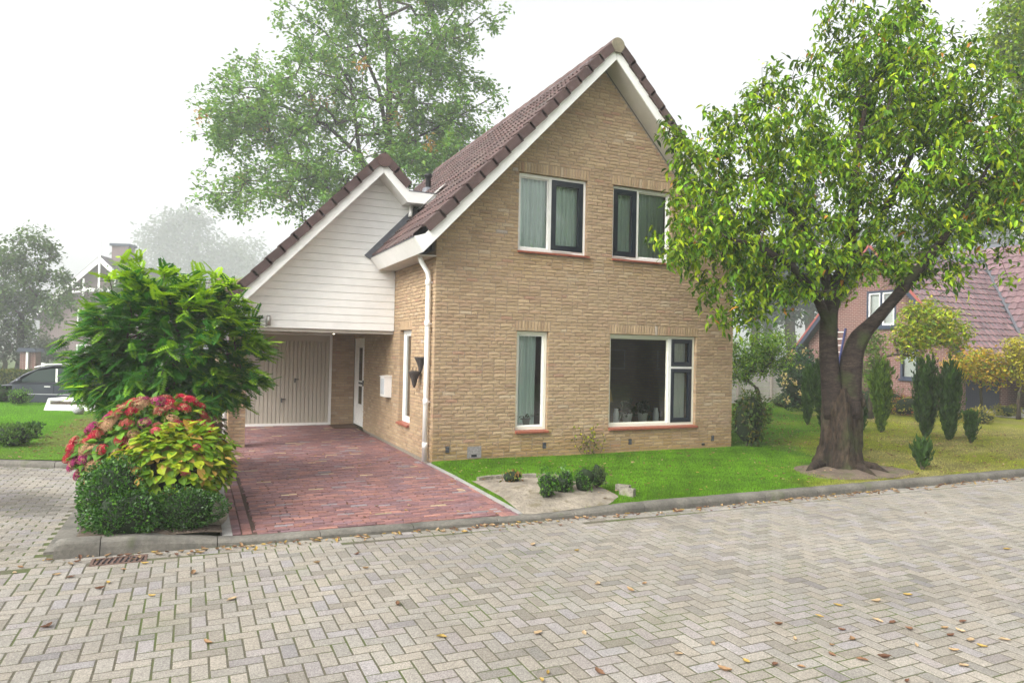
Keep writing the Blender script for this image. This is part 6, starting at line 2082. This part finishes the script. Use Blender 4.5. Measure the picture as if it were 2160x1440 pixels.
for x in (.05,):
    part('post', G().box(x - .06, x + .06, -.14, -.02, -.3, 1.3).xf(Xw), MT['white'], gw)
Xp = view_frame(92, 38)
ps = thing('marker_post', 'slim white post behind the dark car', 'post', Xp[:3, 3])
part('shaft', G().box(-.07, .07, -.05, .05, -.3, .72).xf(Xp), MT['white'], ps)
part('cap', G().box(-.085, .085, -.065, .065, .72, .77).xf(Xp), MT['white'], ps)
Xb = view_frame(53, 30)
bn = thing('waste_bin', 'blue bin beside the street tree trunk', 'bin', Xb[:3, 3])
part('body', G().prism([(-.22, -.3), (.22, -.3), (.27, .5), (-.27, .5)], 1, -.25, .25).xf(Xb), material('blue_plastic', (.02, .05, .14), .5), bn)
part('lid', G().prism([(-.29, .5), (.29, .5), (.27, .56), (-.25, .58)], 1, -.28, .28).xf(Xb), MT['dark'], bn)
# clipped hedge behind the car
h0 = view_frame(40, 28)
th_ = thing('clipped_hedge', 'long clipped olive hedge behind the dark car', 'hedge', h0[:3, 3])
part('branches', G().box(-6, 1.7, .06, .64, -.3, .64).xf(h0), MT_core((.02, .03, .01)), th_)  # dark solid core standing in for the hedge's shaded inside
n = 7000
P = np.stack([rng.uniform(-6.05, 1.75, n), rng.choice([0.0, .7, -1], n, p=[.5, .1, .4]), rng.uniform(-.3, .72, n)], 1)
tm = P[:, 1] < -.5
P[tm, 1] = rng.uniform(0, .7, tm.sum()); P[tm, 2] = .70
P += rng.normal(0, .03, P.shape)
Pw = P @ h0[:3, :3].T + h0[:3, 3]
pieces(th_, 'leaf', DIAMOND, frames(Pw, unit(n) + (0, 0, .3), unit(n) + (0, 0, .6), .08, .09, .08), jitter_cols([(.06, .09, .025), (.09, .11, .03), (.16, .15, .04)], n, [.5, .35, .15]), MT['leafmatt'], limit=0, rest='foliage')

# the dark car
Xc = view_frame(-20, 22.6, -.30)
car = thing('parked_car', 'dark people carrier parked behind the left lawn', 'car', Xc[:3, 3])
paint = material('dark_car_paint', (.040, .044, .062), .18, spec=.6)
cglass = material('car_glass', (.03, .045, .045), .05, spec=.7)
W2 = .86
def loft(prof, ys, xf):
    """profile polygon repeated at several widths"""
    g = G(); n = len(prof[0])
    V = [(x, y, z) for pr, y in zip(prof, ys) for x, z in pr]
    F = [(r * n + i, r * n + (i + 1) % n, (r + 1) * n + (i + 1) % n, (r + 1) * n + i) for r in range(len(ys) - 1) for i in range(n)]
    F += [tuple(range(n)), tuple(range((len(ys) - 1) * n, len(ys) * n))[::-1]]
    return g.add(V, F).xf(xf)
lower = [(.02, .32), (.0, .50), (.10, .66), (.45, .74), (1.00, .84), (2.2, .90), (4.15, .93), (4.36, .86), (4.40, .40), (4.30, .24), (.2, .22)]
upper = [(.98, .82), (1.55, 1.18), (2.10, 1.42), (2.55, 1.50), (3.30, 1.50), (4.0, 1.42), (4.22, 1.10), (4.26, .90)]
def shr(p, dx, dz): return [(x * (1 - dx) + 2.2 * dx, z if z < .6 else z - dz) for x, z in p]
body = part('body', loft([shr(lower, .04, .03), lower, lower, shr(lower, .04, .03)], [-W2, -W2 + .06, W2 - .06, W2], Xc), paint, car, True)
part('cabin', loft([shr(upper, .05, .05), shr(upper, .01, .0), shr(upper, .01, 0), shr(upper, .05, .05)], [-W2 + .14, -W2 + .24, W2 - .24, W2 - .14], Xc), paint, car, True)
for pl in ([(1.45, .93), (2.05, 1.30), (2.62, 1.38), (2.64, .95)], [(2.74, .95), (2.72, 1.39), (3.50, 1.38), (3.55, .96)], [(3.65, .96), (3.60, 1.37), (3.85, 1.33), (4.05, .97)]):
    part('side_window', loft([pl, pl], [-W2 + .10, -W2 + .13], Xc), cglass, car)
part('windscreen', G().add([(1.02, y, .86) for y in (-.62, .62)] + [(2.06, y, 1.425) for y in (.52, -.52)], [(0, 1, 2, 3)]).xf(Xc), cglass, car)
rail = part('roof_rail', G().tube([(1.9, -.64, 1.40), (2.3, -.64, 1.50), (3.4, -.64, 1.53), (3.95, -.64, 1.46)], .02, 8).xf(Xc), MT['pvc'], car, True)
part('trim_strip', G().box(.9, 3.9, -W2 - .012, -W2 + .02, .56, .585).xf(Xc), material('grey_trim', (.35, .35, .36), .4), car)
part('sill', G().box(1.2, 3.1, -W2 - .005, -W2 + .06, .24, .28).xf(Xc), material('grey_sill', (.30, .30, .31), .4), car)
for (a, b) in ((1.35, 2.66), (2.68, 3.62)):
    dr_ = part('door', loft([[(a, .32), (b, .32), (b, .88), (a, .86)]] * 2, [-W2 - .008, -W2 + .03], Xc), paint, car)
    part('door_handle', G().box(b - .28, b - .10, -W2 - .03, -W2 - .009, .80, .825).xf(Xc), MT['pvc'], dr_)
mr_ = part('mirror', G().blob((1.62, -W2 - .08, .98), (.07, .10, .075), 3, .05, 12, 8).xf(Xc), paint, car, True)
part('pillar_trim', G().box(2.655, 2.715, -W2 + .085, -W2 + .101, .95, 1.37).xf(Xc), MT['pvc'], car)
for x in (.82, 3.52):
    for y in (-W2 + .08, W2 - .08):
        R_ = Xc @ np.array([[1, 0, 0, x], [0, 0, -1, y], [0, 1, 0, .31], [0, 0, 0, 1.0]])
        wh = part('wheel', G().lathe([(.19, -.1), (.30, -.1), (.315, -.06), (.315, .06), (.30, .1), (.19, .1)], (0, 0, 0), 24).xf(R_), MT['dark'], car, True)
        part('rim', G().lathe([(0, .06), (.05, .07), (.18, .05), (.195, .09)], (0, 0, 0), 20).xf(R_), material('alloy', (.4, .4, .42), .3, metallic=.7) if x < 1 and y < 0 else bpy.data.materials['alloy'], wh)
for y in (-.6, .6):
    part('headlight', G().blob((.10, y, .58), (.13, .16, .08), 4, .05, 12, 8).xf(Xc), MT['pvc'], car, True)
# white trough in front of it
Xt = view_frame(108, 19.6, .0)
tg = thing('white_trough', 'low white trough with sloping end below the dark car', 'trough', Xt[:3, 3])
part('end_panel', G().prism([(.0, 0.0), (.17, 0.0), (.17, .34), (.12, .34)], 1, -.25, .25).xf(Xt), MT['white'], tg)
part('front_panel', G().box(.171, 1.9, -.25, -.2, 0.0, .17).xf(Xt), MT['white'], tg)
part('rim', G().box(.171, 1.9, -.26, -.2, .29, .345).box(.171, 1.9, .2, .26, .29, .345).xf(Xt), MT['white'], tg)
part('filling', G().box(.171, 1.9, -.199, .199, .0, .22).xf(Xt), MT['soil'], tg)
part('back_panel', G().box(.171, 1.9, .2, .25, .0, .289).xf(Xt), MT['white'], tg)
pbl = gb(166, 872)
solo('garden_stone', G().blob((pbl[0], pbl[1], .09), (.13, .13, .12), 6, .12, 18, 12), material('grey_stone', (.3, .3, .3), .9, noise=((20, .7, 1.2, 3),)), 'small round grey stone on the left lawn edge', 'stone', smooth=True)

# ------------------------------------------------------------------ across the street, seen only in the window panes
oh = thing('opposite_house', 'red brick house across the street, mirrored in the windows', 'house', (24, -30, 0))
part('wall', G().prism([(15, -.2), (33, -.2), (33, 3.0), (15, 3.0)], 1, -34, -27).xf(np.eye(4)), nbrick, oh)
part('roof', G().prism([(-26.4, 2.9), (-34.6, 2.9), (-30.5, 6.6)], 0, 14.6, 33.4), MT['ntile'], oh)
for i in range(4):
    w_ = part('window', G().box(17 + i * 4, 18.4 + i * 4, -27.02, -26.95, .9, 2.2), MT['white'], oh)
    part('window_pane', G().box(17.1 + i * 4, 18.3 + i * 4, -26.949, -26.935, 1.0, 2.1), MT['blackglass'], w_)
for i, (x, y, h, r, lab) in enumerate(((15.5, -19, 10.5, 2.6, 'tree across the street nearest the kerb, mirrored in the upper panes'), (22.0, -22.5, 12, 3.0, 'taller tree across the street, mirrored in the upper panes'), (9.0, -21, 9.0, 2.4, 'lower tree across the street, mirrored in the narrow pane'))):
    tree('street_tree', lab, (x, y, 0), h * .42, .2, [[x, y, h * .66, r, r, h * .32, 1], [x + .8, y, h * .8, r * .7, r * .7, h * .2, .8], [x - .8, y, h * .5, r * .9, r * .8, h * .16, .8]], 260, 18, .30, [(.05, .12, .02), (.07, .15, .025)], spread=.35, step=.8)
struct('verge', sheet(-45, 60, -40, -14, -.09), MT['ground'], label='grass verge across the street')

# ------------------------------------------------------------------ fallen leaves
def fallen(seed):
    g_ = np.random.default_rng(seed)
    cu = g_.uniform(.25, .9)
    V, nu, nv = [], 9, 5
    bend = g_.uniform(-.25, .25)
    for i in range(nu):
        t = i / (nu - 1)
        wdt = .30 * max(.06, math.sin(math.pi * (.04 + .94 * t))) ** .8
        for k in range(nv):
            s_ = k / (nv - 1) * 2 - 1
            ed = g_.uniform(.78, 1.15) if k in (0, nv - 1) else 1
            a_ = s_ * cu * 1.9
            x_ = (math.sin(a_) / (cu * 1.9)) * wdt * ed
            V.append((x_ + bend * (2 * t - 1) ** 2, t - .5 + g_.uniform(-.03, .03), (1 - math.cos(a_)) / (cu * 1.9) * wdt * 1.1 + .22 * cu * (2 * t - 1) ** 2 + g_.uniform(0, .05)))
    return np.array(V), [grid_faces(nu, nv)]


FALL = [fallen(i) for i in range(5)]
MT['fallen'] = material('fallen_leaf', (1, 1, 1), .7, trans=.15, noise=((40, .75, 1.2, 3),), spec=.25)
fpal = np.array([(.27, .165, .085), (.34, .23, .12), (.19, .10, .055), (.40, .29, .17), (.36, .25, .07), (.15, .075, .045)])
fl_px = [(1440 + x / 3, 1000 + y / 3) for x, y in ((1425, 765), (1230, 805), (985, 830), (865, 897), (605, 950), (1010, 985), (1075, 1045), (1235, 925), (1330, 935), (710, 1045), (190, 1075), (940, 1080), (943, 1140), (1135, 1170), (1280, 1160), (580, 1205), (750, 1217), (400, 1183), (1770, 930), (1660, 975), (1700, 1020), (1750, 990), (1820, 1050), (2035, 1045), (1480, 1085), (1895, 1090), (1715, 1115), (1775, 1210), (1435, 975), (1420, 1310), (265, 1240), (2050, 475), (1540, 245))]
fl_px += [(720 + x / 3, 1000 + y / 3) for x, y in ((1630, 1250), (1307, 1260), (1270, 1305), (635, 1028), (1240, 1005), (1535, 1003), (1830, 735), (1490, 483), (1625, 695), (1920, 690), (2130, 1135), (355, 825), (155, 595), (100, 505), (1210, 445), (1120, 290), (340, 380))]
fl_px += [(x / 3, 1100 + y / 3) for x, y in ((1225, 325), (955, 470), (1465, 490), (780, 300), (630, 425), (1310, 765), (300, 665), (360, 335), (445, 350), (130, 290), (90, 325), (910, 265), (1440, 175), (1725, 125), (2005, 262), (685, 387))]
fmesh = []
for i, (V, Fs) in enumerate(FALL):
    fmesh.append(make_mesh('fallen_leaf', V, Fs[0].ravel(), np.full(len(Fs[0]), 4), MT['fallen'], np.ones((len(V), 3)), True))
for i, (u, v) in enumerate(fl_px):
    dd = at(u, v, 1.0) - CAM
    p = CAM + dd * ((CAM[2] - ROADZ - .004) / -dd[2])
    s_ = rng.uniform(.05, .09)
    o = bpy.data.objects.new('fallen_leaf', fmesh[i % 5])
    ci_ = int(rng.integers(0, 6))
    o.color = (*(fpal[ci_] * rng.uniform(.85, 1.15)), 1)
    link(o, None, Matrix.Translation(Vector(p)) @ Matrix.Rotation(rng.uniform(0, 6.28), 4, 'Z') @ Matrix.Rotation(rng.uniform(-.15, .15), 4, 'X') @ Matrix.Diagonal((s_, s_, s_, 1)))
    place = 'between drain grate and left edge' if u < 500 else 'in front of the driveway' if u < 1000 else 'in front of the big window' if u < 1500 else 'in the lower right corner'
    if u >= 1500 and v < 1250: place = 'just before the kerb by the cherry tree'
    tone_ = ('brown', 'tan', 'dark brown', 'pale beige', 'yellow ochre', 'blackish brown')[ci_]
    tag(o, '%s curled fallen leaf on the street %s' % (tone_, place), 'leaf', 'fallen leaves on the street')


def litter(name, label, x, y, z, size):
    n = len(x)
    d = np.stack([rng.normal(size=n), rng.normal(size=n), rng.normal(size=n) * .15], 1)
    s = size * rng.uniform(.5, 1.25, n)
    M = frames(np.stack([x, y, z], 1), d, np.array([0, 0, 1.0]) + unit(n) * .25, s, s, s)
    c = fpal[rng.integers(0, 6, n)] * rng.uniform(.75, 1.25, (n, 1))
    V, L, S, C = merge(FALL[0], M, c)
    o = bpy.data.objects.new(name, make_mesh(name, V, L, S, MT['fallen'], C, True))
    link(o); tag(o, label, 'leaves', None, 'stuff')


n = 420
x = rng.uniform(-4.9, 9.5, n); y = kerb_y(x) - np.abs(rng.normal(0, .10, n)) - .02
litter('leaf_litter', 'small brown leaves gathered in the gutter along the kerb', x, y, np.full(n, ROADZ + .006), .06)
n = 1700
x = rng.uniform(6.8, 16, n); y = rng.uniform(-3.7, 6, n)
litter('leaf_litter', 'yellow and brown leaves strewn over the right lawn', x, y, lawn_z(x, y) + .03, .06)
n = 420
x = rng.uniform(-6.4, -4.8, n); y = rng.uniform(2.4, 9, n); k = y > lk_y(x) + .2
litter('leaf_litter', 'pale leaves strewn over the path beside the left lawn', x[k], y[k], np.full(k.sum(), .02), .06)
n = 110
x = rng.uniform(-3.2, -.2, n); y = rng.uniform(-3.6, 2.5, n)
litter('leaf_litter', 'few small leaves scattered on the red driveway', x, y, drive_z(y) + .006, .045)
n = 240
x = rng.uniform(0, 6, n); y = rng.uniform(-3.6, -.3, n)
litter('leaf_litter', 'few small leaves scattered on the green front lawn', x, y, lawn_z(x, y) + .03, .05)

# ------------------------------------------------------------------ the foggy air
hzm = bpy.data.materials.new('haze'); hzm.use_nodes = True
hn_ = hzm.node_tree; hn_.nodes.clear()
ho = hn_.nodes.new('ShaderNodeOutputMaterial')
pv = hn_.nodes.new('ShaderNodeVolumePrincipled')
pv.inputs['Color'].default_value = (.96, .98, 1.0, 1)
pv.inputs['Density'].default_value = 0.0022
pv.inputs['Anisotropy'].default_value = 0.2
hn_.links.new(pv.outputs[0], ho.inputs['Volume'])
hb = solo('haze', G().box(-345, 345, -345, 345, -1.4, 70), hzm, 'pale morning fog filling the air', None, kind='stuff')
